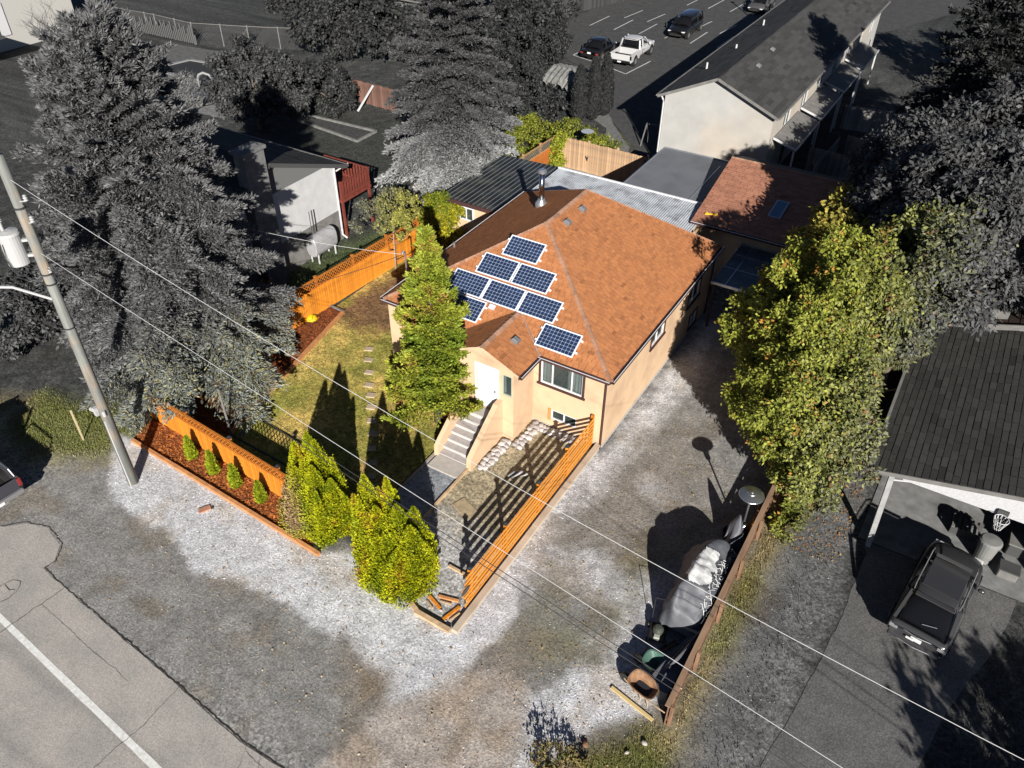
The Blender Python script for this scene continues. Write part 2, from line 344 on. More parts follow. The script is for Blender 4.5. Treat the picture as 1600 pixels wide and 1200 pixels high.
# ---- beds
Mmul = mat('bark_mulch', (.24, .07, .016), .95, n1=28, amt=.7, bmp=(.8, .05), dirt=(.07, .022, .01), dscale=6)
sheet('mulch_bed', [(-16.25,-9.33),(-15.9,-9.3),(-6.3,-9.78),(-7.8,-8.2),(-16.6,-8.0)], .035, Mmul, .03)
sheet('mulch_bed', [(-16.55,-7.6),(-13.2,-7.2),(-15.05,2.0),(-16.0,2.1),(-16.6,-2)], .035, Mmul, .03)
def chips(name, n, xr, yr, poly, z, c0, c1, s, m, up=.25):
    P = []
    x = rng.uniform(*xr, n); y = rng.uniform(*yr, n); k = sdpoly(x, y, poly) > .04; x = x[k]; y = y[k]; n = len(x)
    a = rng.uniform(0, 6.283, n); L = s*rng.uniform(.5, 1.3, n); W = L*rng.uniform(.25, .6, n); tz = rng.normal(0, up, (n, 2))
    u = np.stack([np.cos(a)*L, np.sin(a)*L, tz[:, 0]*L], 1); v = np.stack([-np.sin(a)*W, np.cos(a)*W, tz[:, 1]*W], 1); c = np.stack([x, y, np.full(n, z)+np.abs(tz[:, 0])*L], 1)
    V = np.stack([c-u-v, c+u-v, c+u+v, c-u+v], 1).reshape(-1, 3); t = rng.random((n, 1)); cc = np.array(c0)*(1-t)+np.array(c1)*t
    return npmesh(name, V, 4, np.repeat(cc, 4, 0), m, kind='stuff')
Mchip = mat('chips', (1, 1, 1), .9, attr=True)
chips('mulch_chips', 9000, (-16.6, -6.3), (-9.8, -7.9), [(-16.3,-9.3),(-6.4,-9.75),(-7.8,-8.2),(-16.6,-8.1)], .045, (.40, .13, .03), (.10, .03, .01), .05, Mchip)
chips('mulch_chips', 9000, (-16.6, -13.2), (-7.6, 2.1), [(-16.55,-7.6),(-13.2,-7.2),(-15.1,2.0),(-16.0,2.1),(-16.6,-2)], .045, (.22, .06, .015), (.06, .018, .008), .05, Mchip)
# walk of bluish gravel and tan gravel plot behind the slat fence
def plotcol(x, y):
    n2 = fbm(x+31, y, 2.1, 4)-.5; n3 = fbm(x, y+7, 8, 3)-.5; k = np.clip(.5-(y+6.2+n2*1.5)/1.5, 0, 1)[:, None]
    c = np.array((.29, .245, .165))*(1-k)+np.array((.33, .325, .32))*k; return c*(1+.4*n2+.45*n3)[:, None]
Mgr2 = gravel('bark_gravel', 11, 40, .6)
gridsheet('gravel_plot', np.arange(-3.95, -.45, .1), np.arange(-9.7, .3, .1), .016, plotcol, Mgr2)
gridsheet('gravel_walk', np.arange(-5.5, -3.9, .1), np.arange(-8.2, -3.3, .1), .018, lambda x, y: np.array((.20, .215, .235))*(1+.8*(fbm(x, y, 6, 3)-.5))[:, None], Mgr)
Mslab = mat('sandstone', (.30, .235, .15), .9, n1=6, amt=.2, bmp=(.3, .02))
def stones_scatter(name, n, xr, yr, maskf, z, c0, c1, s0, s1, m):
    x = rng.uniform(*xr, n); y = rng.uniform(*yr, n); k = maskf(x, y); x = x[k]; y = y[k]; n = len(x)
    B = np.array([(1,0,0),(0,1,0),(-1,0,0),(0,-1,0),(0,0,.7)], float); a = rng.uniform(0, 6.28, n); s = rng.uniform(s0, s1, (n, 1, 1))
    sc_ = np.stack([rng.uniform(.6, 1.2, n), rng.uniform(.5, 1, n), np.ones(n)], 1)[:, None, :]; P = B[None]*sc_*s; ca, sa = np.cos(a)[:, None], np.sin(a)[:, None]
    V = np.stack([P[..., 0]*ca-P[..., 1]*sa+x[:, None], P[..., 0]*sa+P[..., 1]*ca+y[:, None], P[..., 2]+z], 2).reshape(-1, 3)
    F = (np.array([(0,1,4),(1,2,4),(2,3,4),(3,0,4)])[None]+(np.arange(n)*5)[:, None, None]).reshape(-1, 3); t = rng.random((n, 1)); cc = np.array(c0)*(1-t)+np.array(c1)*t
    return npmesh(name, V, 3, np.repeat(cc, 5, 0), m, kind='stuff', faces=F)
def bright(x, y): return (zonecol(x, y).mean(1) > .27+.1*rng.random(len(x)))
stones_scatter('gravel_stones', 18000, (-17, 6.4), (-13.5, 8), bright, .008, (.22, .22, .24), (.62, .62, .64), .015, .035, Mchip)
stones_scatter('gravel_stones', 9000, (-17, 9.4), (-15.4, 10), lambda x, y: (zonecol(x, y).mean(1) > .1), .008, (.06, .055, .05), (.42, .40, .37), .012, .03, Mchip)
# ---- neighbours' hard surfaces
Mdrv = gravel('dark_asphalt', 26, 70, .35, attr=False, col=(.098, .096, .095), bs=.3)
sheet('neighbour_driveway', [(9.35,-15.9),(9.3,-9),(9.6,-6.9),(10.0,-3.2),(10.1,0.2),(9.75,0.72),(14.8,0.72),(14.7,-.2),(14.2,-2.2),(13.45,-4.5),(13.0,-6.8),(12.6,-15.9)], .012, Mdrv, .05, .3)
Mcon = mat('concrete', (.17, .17, .17), .85, n1=3, amt=.2, dirt=(.09, .09, .09), dscale=1.2, bmp=(.1, .01))
sheet('carport_floor', [(9.7,.74),(15.5,.74),(15.5,8.5),(9.9,8.5)], .03, Mcon)
Mlot = gravel('parking_asphalt', 5, 20, .2, attr=False, col=(.055, .055, .056), bs=.2)
sheet('parking_lot', [(-30,49),(-30.5,80),(-8,120),(20,120),(-8.6,52),(-9.4,26),(-11.6,28.2),(-14.2,31),(-16.3,33.3),(-17.2,36.6),(-21,40.5),(-25,43)], .02, Mlot, .1, .6)
Mpl = mat('parking_paint', (.42, .42, .42), .7, n1=4, amt=.25)
mb = MB()
def stripe(a, b, w=.11):
    a, b = np.array(a, float), np.array(b, float); d = (b-a)/np.linalg.norm(b-a); n = np.array([-d[1], d[0]])*w/2
    mb.add([(*(a-n), .026), (*(b-n), .026), (*(b+n), .026), (*(a+n), .026)], [(0, 1, 2, 3)])
stripe((-20.93,42.87), (-18.5,41.84)); stripe((-18.5,41.84), (-18.1,46.1)); stripe((-24.6,44.0), (-24.4,47.2)); stripe((-24.6,44), (-20.9,42.9)); stripe((-21.1,43), (-21.0,46.5))
for k in range(6): stripe((-27.6+2.62*k, 53.1-.25*(k > 3)), (-27.45+2.6*k, 57.2))
for k in range(5): stripe((-25.9+2.5*k, 57.4), (-25.5+2.5*k, 61))
for k in range(8): stripe((-22.4+2.35*k, 65.4), (-22.2+2.35*k, 69.6))
o = mb.build('parking_stripes', Mpl); o['kind'] = 'structure'
sheet('gravel_path', [(-16.6,31.4),(-14.6,30.3),(-13.6,27.3),(-12,24.6),(-10.5,24.6),(-11.8,28),(-14.3,30.9),(-15.8,33)], .024, mat('path_grey', (.12, .12, .115), .9, n1=5, amt=.3), .12, .3)
Mpat = mat('patio_concrete', (.42, .40, .36), .85, n1=2, amt=.15, dirt=(.2, .19, .17), dscale=1)
sheet('patio', [(-14.3,13.4),(-6.9,13.4),(-7.2,22.5),(-12.6,22.6),(-14.3,19)], .03, Mpat)
# pool yard
Mpd = mat('pool_deck', (.085, .085, .085), .8, n1=3, amt=.3); Mpd2 = mat('pool_surround', (.14, .14, .14), .85, n1=4, amt=.4)
sheet('pool_deck', [(-59,23),(-57,27.3),(-50,28.2),(-40,27.8),(-37.5,20),(-46,17.5),(-50.5,18)], .02, Mpd, .1, .5)
sheet('patio_stones', [(-47.2,19.3),(-46.6,17.4),(-43.5,16.4),(-39.3,16.9),(-38.9,19.8),(-43,20.7)], .03, Mpd2, .25, .4)
Mwat, t, p = nodes('pool_water'); p.inputs['Base Color'].default_value = (.03, .03, .03, 1); p.inputs['Roughness'].default_value = .5; p.inputs['Specular IOR Level'].default_value = .1; bump(t, p, noise(t, 2), .2, .05)
sheet('pool_water', [(-52.6,21.6),(-51.8,24.9),(-47,25.5),(-41.2,24.2),(-40.2,21.9),(-44,21.3)], .04, Mwat)
mb = MB(); pw = [(-52.6,21.6),(-51.8,24.9),(-47,25.5),(-41.2,24.2),(-40.2,21.9),(-44,21.3)]
for i in range(len(pw)): mb.bar((*pw[i], .06), (*pw[(i+1) % len(pw)], .06), .3, .1)
o = mb.build('pool_coping', mat('pool_white', (.2, .2, .2), .6)); o['kind'] = 'structure'
t_ = thing('pool_slide', 'small white curved pool handrail at the far edge of the neighbour\'s patio', 'pool handrail', (-45.85, 20.6, 0))
MB().tube([(0,0,0),(0,0,.7),(.1,.1,1.0),(.4,.3,1.15),(.8,.5,1.0),(1.1,.7,.5)], .1, 8).build('rail', MATS['pool_white'], t_, smooth=True)
MB().box(-.25,.25,-.25,.25,.03,.1).build('base_plate', MATS['pool_deck'], t_)
be = thing('bed_border', 'pale timber rectangle edging the bare garden bed on the dark lawn', 'edging', (-31, 20, 0)); bp = [(-34.25,19.45),(-28.15,18.75),(-28.15,20.85),(-34.05,20.65)]
Mbe = mat('bed_board', (.13,.13,.125), .9, n1=3, amt=.3)
for i in range(4): MB().bar((*bp[i], .08), (*bp[(i+1) % 4], .08), .16, .14).build('board', Mbe, be, w=True)
o = sheet('dirt_bed', [(-34.2,19.5),(-28.2,18.8),(-28.2,20.8),(-34.0,20.6)], .02, mat('bed_soil', (.04, .04, .04), .95, n1=5, amt=.5))
# ================================================================== BUILDINGS
X1 = Vector((1, 0, 0)); Y1 = Vector((0, 1, 0)); Z1 = Vector((0, 0, 1))
Mst = mat('stucco_beige', (.50, .35, .225), .9, n1=1.1, amt=.06, dirt=(.36, .24, .155), dscale=.9)
m_, t, p = Mst, Mst.node_tree, Mst.node_tree.nodes['Principled BSDF']; bump(t, p, noise(t, 45, 3), .25, .01)
Msh = mat('shingle_rust', (1, 1, 1), .95, spec=.15, n1=55, amt=.35, attr=True, bmp=(.4, .01))
Mbr = mat('trim_brown', (.05, .025, .025), .5)
Mwh = mat('white_paint', (.52, .52, .54), .45, n1=2, amt=.05)
Mgl, t, p = nodes('window_glass'); p.inputs['Base Color'].default_value = (.05, .07, .07, 1); p.inputs['Roughness'].default_value = .06; p.inputs['Alpha'].default_value = .35; p.inputs['Specular IOR Level'].default_value = .8
Mdk = mat('dark_interior', (.03, .022, .018), .9); Mcur = mat('curtain', (.30, .37, .35), .9, n1=14, amt=.3, stretch=(1, 1, .05))
Mcure = mat('step_concrete', (.36, .33, .30), .9, n1=5, amt=.12)
Mmet = mat('galvanised', (.45, .47, .5), .3, metal=.8, n1=6, amt=.15); Mblk = mat('black_metal', (.02, .02, .02), .4)
def shingles(name, parent, P0, U, V, poly, row=.145, tab=.26, c0=(.37,.152,.062), c1=(.26,.105,.045), lift=.014, m=None, gap=.012, bands=None, jag=.006, base=True, basem=None):
    """courses of tabs on the plane P0 + u*U + v*V inside a convex polygon"""
    P0, U, V = Vector(P0), Vector(U).normalized(), Vector(V).normalized(); Nn = U.cross(V).normalized(); poly = [(float(a), float(b)) for a, b in poly]
    vmin = min(b for a, b in poly); vmax = max(b for a, b in poly); C_ = []; VV = []; FF = []; v = vmin; k = 0; P0n, Un, Vn, Nn_ = [np.array(q) for q in (P0, U, V, Nn)]
    def rng_at(v):
        xs = []
        for i in range(len(poly)):
            (a, b), (c, d) = poly[i], poly[(i+1) % len(poly)]
            if (b-v)*(d-v) <= 0 and b != d: xs.append(a+(c-a)*(v-b)/(d-b))
        return (min(xs), max(xs)) if len(xs) > 1 else None
    while v < vmax-.03:
        ve = min(v+row, vmax); r = rng_at((v+ve)/2)
        if r is None: v += row; k += 1; continue
        u = r[0]-random.uniform(0, tab)
        while u < r[1]:
            wd = tab*random.uniform(.75, 1.25); a, b = max(u, r[0]), min(u+wd-gap, r[1]); u += wd
            if b-a < .03: continue
            h = lift*random.uniform(.8, 1.5); q = random.random(); q2 = fbm(np.array([a*.6+P0[0]]), np.array([v*.6]), 1, 3)[0]; t_ = min(1, max(0, q*.8+(q2-.5)*.45)); dv = random.uniform(-jag, jag)
            cc = [c0[i]*(1-t_)+c1[i]*t_ for i in range(3)]
            if random.random() < .02: cc = [x*.72 for x in cc]
            if bands and bands(a, v): cc = [.16+.03*q, .12+.02*q, .095]
            n = len(VV); e = P0n+Vn*(v+dv); f = P0n+Vn*(ve+.01)
            VV += [e+Un*a+Nn_*h, e+Un*b+Nn_*h, f+Un*b+Nn_*.003, f+Un*a+Nn_*.003, e+Un*a-Nn_*.002, e+Un*b-Nn_*.002]
            FF += [(n, n+1, n+2, n+3), (n+4, n+5, n+1, n)]; C_ += [cc]*6
        v += row; k += 1
    o = npmesh(name, np.array(VV)-np.array(rootof(parent).location), 4, np.array(C_), m or Msh, parent, kind='stuff', faces=np.array(FF))
    if base:
        mb = MB(); mb.poly([P0+U*a+V*b-Nn*.012 for a, b in poly]); mb.build('roof_deck', basem or Mbr, parent, w=True)
    return o
def wall(mb, o, u, n, A0, A1, Z0, Z1_, holes=(), dep=.14, top=None):
    o, u, n = Vector(o), Vector(u), Vector(n); xs = sorted({A0, A1, *[h[0] for h in holes], *[h[1] for h in holes]}); zs = sorted({Z0, Z1_, *[h[2] for h in holes], *[h[3] for h in holes]})
    pt = lambda a, z, d=0: o+u*a+Vector((0, 0, z))+n*d
    for i in range(len(xs)-1):
        for j in range(len(zs)-1):
            ca, cz = (xs[i]+xs[i+1])/2, (zs[j]+zs[j+1])/2
            if any(h[0] < ca < h[1] and h[2] < cz < h[3] for h in holes): continue
            mb.quad(pt(xs[i], zs[j]), pt(xs[i+1], zs[j]), pt(xs[i+1], zs[j+1]), pt(xs[i], zs[j+1]))
    for a0, a1, z0, z1 in holes:
        for p, q in (((a0, z0), (a1, z0)), ((a1, z0), (a1, z1)), ((a1, z1), (a0, z1)), ((a0, z1), (a0, z0))): mb.quad(pt(*p), pt(*p, -dep), pt(*q, -dep), pt(*q))
def window(parent, o, u, n, a0, a1, z0, z1, mull=(.5,), trim=None, sill=True, curtain=((0, .25), (.8, 1)), frame=None, name='window', dep=.14):
    fw = .055; mb = MB()
    for A in ((a0, a1, z0, z0+fw), (a0, a1, z1-fw, z1), (a0, a0+fw, z0+fw, z1-fw), (a1-fw, a1, z0+fw, z1-fw)): mb.fbox(o, u, n, *A, -.10, -.02)
    for k in mull: c = a0+(a1-a0)*k; mb.fbox(o, u, n, c-.028, c+.028, z0+fw, z1-fw, -.095, -.025)
    f = mb.build(name, frame or Mwh, parent, w=True)
    MB().fbox(o, u, n, a0+fw, a1-fw, z0+fw, z1-fw, -.07, -.06).build('pane', Mgl, f, w=True)
    MB().fbox(o, u, n, a0, a1, z0, z1, -dep-.4, -dep-.36).build('room_back', Mdk, f, w=True)
    for k0, k1 in curtain:
        mb = MB(); L = a1-a0; nn = max(3, int((k1-k0)*L/.07)); o_, u_, n_ = Vector(o), Vector(u), Vector(n)
        for i in range(nn):
            b0, b1 = a0+L*(k0+(k1-k0)*i/nn), a0+L*(k0+(k1-k0)*(i+1)/nn); d0, d1 = (-.13, -.17) if i % 2 else (-.17, -.13)
            mb.quad(*[o_+u_*b+n_*d+Vector((0, 0, z)) for b, d, z in ((b0, d0, z0), (b1, d1, z0), (b1, d1, z1), (b0, d0, z1))])
        mb.build('curtain', Mcur, f, w=True)
    if trim:
        mb = MB(); tw = .085
        for A in ((a0-tw, a1+tw, z1, z1+tw), (a0-tw, a0, z0, z1), (a1, a1+tw, z0, z1)): mb.fbox(o, u, n, *A, .001, .035)
        mb.build('trim', trim, f, w=True)
        if sill: MB().fbox(o, u, n, a0-tw-.05, a1+tw+.05, z0-.08, z0-.002, .001, .075).build('sill', trim, f, w=True)
    return f
# ---------------------------------------------------------------- main house
H = thing('house', 'beige stucco bungalow with rust-brown hip roof carrying eight solar panels', 'house', (-5.3, 6, 0))
EZ = 3.5; EX0, EX1, EY0, EY1 = -10.62, .04, .02, 11.95; RX, RY0, RY1, RZ = -5.55, 4.95, 8.55, 6.28
WX0, WX1, WY0, WY1 = -10.45, -.10, .12, 11.75
fw_h = [(-2.95, -1.11, 2.14, 3.36), (-2.42, -1.27, .44, .94)]
sw_h = [(4.3, 5.65, 2.25, 2.95), (8.5, 9.9, 1.9, 2.8), (9.2, 10.1, .3, 1.0)]
mb = MB(); wall(mb, (0, WY0, 0), X1, -Y1, WX0, WX1, -.02, EZ-.02, fw_h); wall(mb, (WX1, 0, 0), Y1, X1, WY0, WY1, -.02, EZ-.02, sw_h)
wall(mb, (0, WY1, 0), -X1, Y1, -WX1, -WX0, -.02, EZ-.02); wall(mb, (WX0, 0, 0), -Y1, -X1, -WY1, -WY0, -.02, EZ-.02); mb.build('wall', Mst, H, w=True)
MB().box(WX1-.01, WX1+.03, WY0, WY1, 0, .12).box(WX0, WX1, WY0-.03, WY0+.01, 0, .1).build('foundation', Mcure, H, w=True)
window(H, (0, WY0, 0), X1, -Y1, *fw_h[0], mull=(.27, .73), trim=Mbr, curtain=((0, .27), (.6, 1)))
window(H, (0, WY0, 0), X1, -Y1, *fw_h[1], mull=(.5,), trim=None, curtain=())
MB().fbox((0, WY0, 0), X1, -Y1, -2.55, -2.43, .38, .98, .002, .04).build('window_board', mat('ochre_wood', (.36, .2, .06), .7), H, w=True)
for h, mu in zip(sw_h, ((.5,), (.5,), (.5,))): window(H, (WX1, 0, 0), Y1, X1, *h, mull=mu, trim=Mbr, curtain=((0, .3),))
# roof planes
def bandhip(a, v): return False
roof = MB().box(EX0+.05, EX1-.05, EY0+.05, EY1-.05, EZ-.06, EZ-.03).build('roof', Mbr, H, w=True)
def hipplane(corners):                      # corners: eave a, eave b, top b, top a
    a, b, c, d = [Vector(q) for q in corners]; U = (b-a).normalized(); Nn = U.cross(d-a).normalized(); V = Nn.cross(U)
    return a, U, V, [((q-a).dot(U), (q-a).dot(V)) for q in (a, b, c, d)]
hA, hB, hC, hD = (EX0, EY0, EZ), (EX1, EY0, EZ), (EX1, EY1, EZ), (EX0, EY1, EZ); rF, rB = (RX, RY0, RZ), (RX, RY1, RZ)
for cs in ((hA, hB, rF, rF), (hB, hC, rB, rF), (hC, hD, rB, rB), (hD, hA, rF, rB)):
    a, U, V, pl = hipplane(cs); shingles('shingles', roof, a, U, V, pl)
def ridgecap(p, q, c=(.27,.155,.105), w=.15, root=None, s=.24):
    p, q = Vector(p), Vector(q); d = (q-p); L = d.length; d.normalize(); a = d.cross(Z1).normalized(); mb = MB(); i = 0
    while i*s < L:
        p0 = p+d*(i*s); p1 = p+d*min(L, (i+1)*s+.02); k = random.uniform(.75, 1.15); mb.cur = (c[0]*k, c[1]*k, c[2]*k)
        mb.add([p0-a*w-Z1*.055, p0+Z1*.035, p0+a*w-Z1*.055, p1-a*w-Z1*.068, p1+Z1*.022, p1+a*w-Z1*.068], [(0, 1, 4, 3), (1, 2, 5, 4), (0, 2, 1)]); i += 1
    mb.build('ridge_cap', Msh, root, w=True, kind='stuff')
for p, q in ((hB, rF), (hA, rF), (hC, rB), (hD, rB), (rF, rB)): ridgecap(p, q, root=roof)
# eaves: fascia, gutters with pale lip, downpipes
def gutter(p, q, out, root=H):
    p, q, out = Vector(p), Vector(q), Vector(out); f = MB().bar(p-Z1*.09, q-Z1*.09, .04, .15).build('fascia', Mbr, root, w=True)
    g = MB(); g.bar(p+out*.08-Z1*.115, q+out*.08-Z1*.115, .10, .012); g.bar(p+out*.128-Z1*.065, q+out*.128-Z1*.065, .014, .11); g = g.build('gutter', Mbr, root, w=True)
    MB().bar(p+out*.126-Z1*.004, q+out*.126-Z1*.004, .028, .014).build('gutter_lip', Mwh, g, w=True)
gutter((EX0, EY0, EZ), (-6.3, EY0, EZ), -Y1); gutter((-2.98, EY0, EZ), (EX1, EY0, EZ), -Y1); gutter((EX1, EY0, EZ), (EX1, EY1, EZ), X1); gutter((EX0, EY1, EZ), (EX0, EY0, EZ), -X1)
for x, y, out in ((WX1-.04, WY0-.05, -1), (WX1+.05, WY1-.3, -1), (WX0-.05, WY0+.3, -1)):
    MB().tube([(EX1-.02 if x > -5 else x, y, EZ-.12), (x, y, EZ-.3), (x, y, .12), (x+.02, y-.15, .05)], .045, 8).build('downpipe', Mbr, H, w=True)
# ---- porch
PXL, PXR, PY, PE = -5.95, -3.28, -1.42, 3.46
pw_h = [(-3.80, -3.34, 2.2, 3.22), (-4.93, -4.02, 1.22, 3.28)]
mb = MB(); wall(mb, (0, PY, 0), X1, -Y1, PXL, PXR, -.02, PE, pw_h); wall(mb, (PXR, 0, 0), Y1, X1, PY, WY0, -.02, PE); wall(mb, (PXL, 0, 0), -Y1, -X1, -WY0, -PY, -.02, PE)
mb.poly([(PXL, PY, PE), (PXR, PY, PE), (-4.66, PY, PE+.66)])
porch = mb.build('porch', Mst, H, w=True)
window(porch, (0, PY, 0), X1, -Y1, *pw_h[0], mull=(), trim=None, curtain=((0, .3),), frame=mat('sage_frame', (.3, .33, .27), .5))
RZP = 4.24; RXP = -4.66; yb = EY0+(RZP-EZ)/((RZ-EZ)/(RY0-EY0)); PR = -2.98; PL = -6.34; PF = PY-.13
def pp(xe, xr, flip):
    a = Vector((xe, PF, EZ-.02)); U = Y1 if not flip else -Y1
    cs = [(xe, PF, EZ), (xe, EY0, EZ), (RXP, yb, RZP), (RXP, PF, RZP)]
    if flip: cs = [cs[1], cs[0], cs[3], cs[2]]
    a, U, V, pl = hipplane(cs); shingles('shingles', porch, a, U, V, pl, row=.15, tab=.3)
pp(PR, RXP, False); pp(PL, RXP, True); ridgecap((RXP, PF, RZP+.01), (RXP, yb, RZP+.01), root=porch)
ridgecap((PR+.02, EY0-.02, EZ+.02), (RXP, yb, RZP+.01), c=(.24,.17,.15), w=.1, root=porch)
gutter((PR, PF, EZ), (PR, EY0-.12, EZ), X1, porch)
MB().prism([(PL, PF, EZ-.1), (PL, PF, EZ-.01), (RXP, PF, RZP-.01), (PR, PF, EZ-.01), (PR, PF, EZ-.1), (RXP, PF, RZP-.13)], (0, .03, 0)).build('barge_board', Mst, porch, w=True)
dr = MB().fbox((0, PY, 0), X1, -Y1, -4.93, -4.02, 1.22, 3.28, -.09, -.04); 
for z0, z1 in ((1.4, 2.1), (2.25, 3.1)):
    for a in (-4.82, -4.42): dr.fbox((0, PY, 0), X1, -Y1, a, a+.3, z0, z1, -.04, -.025)
dr = dr.build('door', Mwh, porch, w=True, bevel=.006)
mb = MB()
for A in ((-5.02, -4.93, 1.22, 3.36), (-4.02, -3.93, 1.22, 3.36), (-4.93, -4.02, 3.28, 3.36)): mb.fbox((0, PY, 0), X1, -Y1, *A, .001, .03)
mb.build('frame', Mwh, dr, w=True); MB().tube([(-4.1, PY-.01, 2.2), (-4.1, PY-.06, 2.2)], .03).build('handle', Mmet, dr, w=True)
# stairs between sloping stucco cheeks
SX0, SX1 = -5.30, -3.98; SZ = 1.18; n = 7; y0 = PY-.5; run = .285; rise = SZ/n
st = MB()
st.box(SX0, SX1, y0, PY, 0, SZ).build('landing', Mcure, H, w=True)
Mris = mat('riser_pale', (.42, .40, .385), .85, n1=4, amt=.08); Mtrd = mat('tread_grey', (.33, .30, .29), .9, n1=6, amt=.12)
stairs = MB().box(SX0, SX1, y0-.02, y0, 0, SZ-.02).build('stairs', Mris, H, w=True)
for i in range(1, n):
    z = SZ-rise*i; ya = y0-run*i; MB().box(SX0, SX1, ya, ya+run-.001, 0, z-.03).build('riser', Mris, stairs, w=True); MB().box(SX0+.002, SX1-.002, ya-.025, ya+run-.022, z-.03, z).build('tread', Mtrd, stairs, w=True)
yl = y0-run*(n-1); MB().box(SX0-.05, SX1+.02, yl-.75, yl-.03, 0, .09).build('bottom_slab', Mcure, H, w=True)
for x0, x1, yt in ((-5.48, -5.30, PY), (-3.98, -3.76, PY)):
    MB().prism([(x0, yt, 0), (x0, yt, SZ+.75), (x0, yt-.35, SZ+.72), (x0, yl+.22, .78), (x0, yl-.08, .55), (x0, yl-.12, 0)], (x1-x0, 0, 0)).build('stair_wall', Mst, H, w=True)
# vents and flue
Mvt = mat('vent_metal', (.12, .12, .125), .5); sl = (RZ-EZ)/(EX1-RX)
def vent(x, y, z, nx, parent):
    mb = MB(); a = math.atan(nx); c, s = math.cos(a), math.sin(a)
    P = []
    for zz, k in ((0, 1), (.12, .85), (.15, .6)):
        for i, j in ((-1, -1), (1, -1), (1, 1), (-1, 1)):
            lx, ly = i*.16*k, j*.16*k; P.append((x+lx*c+zz*s, y+ly, z-lx*s+zz*c))
    mb.add(P, [(0,1,5,4),(1,2,6,5),(2,3,7,6),(3,0,4,7),(4,5,9,8),(5,6,10,9),(6,7,11,10),(7,4,8,11),(8,9,10,11)]); mb.build('roof_vent', Mvt, parent, w=True)
for x, y in ((-5.0, 5.75), (-5.02, 7.15)): vent(x, y, RZ-(x-RX)*sl+.02, sl, roof)
vent(-3.95, -.2, RZP-(abs(-3.95-RXP))*((RZP-EZ)/(PR-RXP))+.02, (RZP-EZ)/(PR-RXP), porch)
slL = (RZ-EZ)/(RX-EX0); cx, cy = -7.55, 8.05; cz = EZ+(cx-EX0)*slL
ch = MB().lathe((cx, cy, cz-.15), [(.3,0),(.28,.3),(.17,.42),(.16,.5)], 14).build('chimney', Mmet, roof, w=True, smooth=True)
MB().lathe((cx, cy, cz+.2), [(.13,0),(.13,1.35)], 18).build('flue_pipe', mat('steel_mirror', (.5,.5,.52), .16, metal=1), ch, w=True, smooth=True)
MB().lathe((cx, cy, cz+1.5), [(.10,0),(.10,.1),(.2,.1),(.2,.2),(.12,.26),(.02,.27)], 18).build('flue_cap', Mmet, ch, w=True)
MB().tube([(-10.3, 4.9, EZ), (-10.3, 4.9, EZ+.45)], .05).build('vent_pipe', Mmet, roof, w=True)
# solar array on the front plane
m_f = (RZ-EZ)/(RY0-EY0); fv = Vector((0, 1, m_f)).normalized(); fn = Vector((0, -m_f, 1)).normalized()
Mcell = mat('solar_cell', (.012, .022, .06), .22, spec=.7, n1=3, amt=.3); Mgrd = mat('solar_grid', (.30, .36, .45), .35); Mfr = mat('solar_frame', (.65, .66, .7), .35)
def panel(x, y):
    o = Vector((x, y, EZ+(y-EY0)*m_f))+fn*.13; pt = lambda a, b, d=0: o+X1*a+fv*b+fn*d; W, Hh = 1.65, .995
    fr = MB(); t_ = .035
    for a0, a1, b0, b1 in ((0, W, 0, t_), (0, W, Hh-t_, Hh), (0, t_, t_, Hh-t_), (W-t_, W, t_, Hh-t_)):
        P = [pt(a, b, d) for d in (-.03, .008) for a, b in ((a0, b0), (a1, b0), (a1, b1), (a0, b1))]; fr.add(P, [(0,3,2,1),(4,5,6,7),(0,1,5,4),(1,2,6,5),(2,3,7,6),(3,0,4,7)])
    pn = fr.build('solar_panel', Mfr, roof, w=True)
    MB().quad(pt(t_, t_), pt(W-t_, t_), pt(W-t_, Hh-t_), pt(t_, Hh-t_)).build('backsheet', Mgrd, pn, w=True)
    cl = MB(); cw = (W-2*t_-.03)/10; chh = (Hh-2*t_-.03)/6
    for i in range(10):
        for j in range(6):
            a = t_+.015+i*cw+.005; b = t_+.015+j*chh+.005; q = .012; A, B = cw-.010, chh-.010
            cl.poly([pt(a+q, b, .003), pt(a+A-q, b, .003), pt(a+A, b+q, .003), pt(a+A, b+B-q, .003), pt(a+A-q, b+B, .003), pt(a+q, b+B, .003), pt(a, b+B-q, .003), pt(a, b+q, .003)])
    cl.build('cells', Mcell, pn, w=True, kind='stuff')
    mb = MB()
    for b in (.22, .75):
        for a in (W-.01, -.09): P = [pt(a+i, b+j, d) for d in (-.1, -.02) for i, j in ((0, 0), (.1, 0), (.1, .06), (0, .06))]; mb.add(P, [(0,3,2,1),(4,5,6,7),(0,1,5,4),(1,2,6,5),(2,3,7,6),(3,0,4,7)])
    mb.build('mounting_rail', Mfr, pn, w=True)
for x, y in ((-6.60, 3.12), (-7.28, 2.15), (-5.58, 2.15), (-8.10, 1.20), (-6.41, 1.20), (-4.72, 1.20), (-7.70, .28), (-3.36, .28)): panel(x, y)
o = Vector((-5.92, .98, EZ+(1.0-EY0)*m_f))+fn*.02; mb = MB(); P = [o+X1*a+fv*b+fn*d for d in (0, .1) for a, b in ((0, 0), (.25, 0), (.25, .2), (0, .2))]
mb.add(P, [(0,3,2,1),(4,5,6,7),(0,1,5,4),(1,2,6,5),(2,3,7,6),(3,0,4,7)]); mb.build('junction_box', Mwh, roof, w=True)
# service mast
mast = MB().tube([(-11.0, 2.2, 2.6), (-11.0, 2.2, 4.55)], .035).tube([(-11.0, 2.2, 4.5), (-11.0, 2.08, 4.62), (-11.0, 1.98, 4.52)], .05).tube([(-11.0,2.2,2.9),(-10.45,2.2,2.9)], .03).build('service_mast', Mmet, H, w=True)
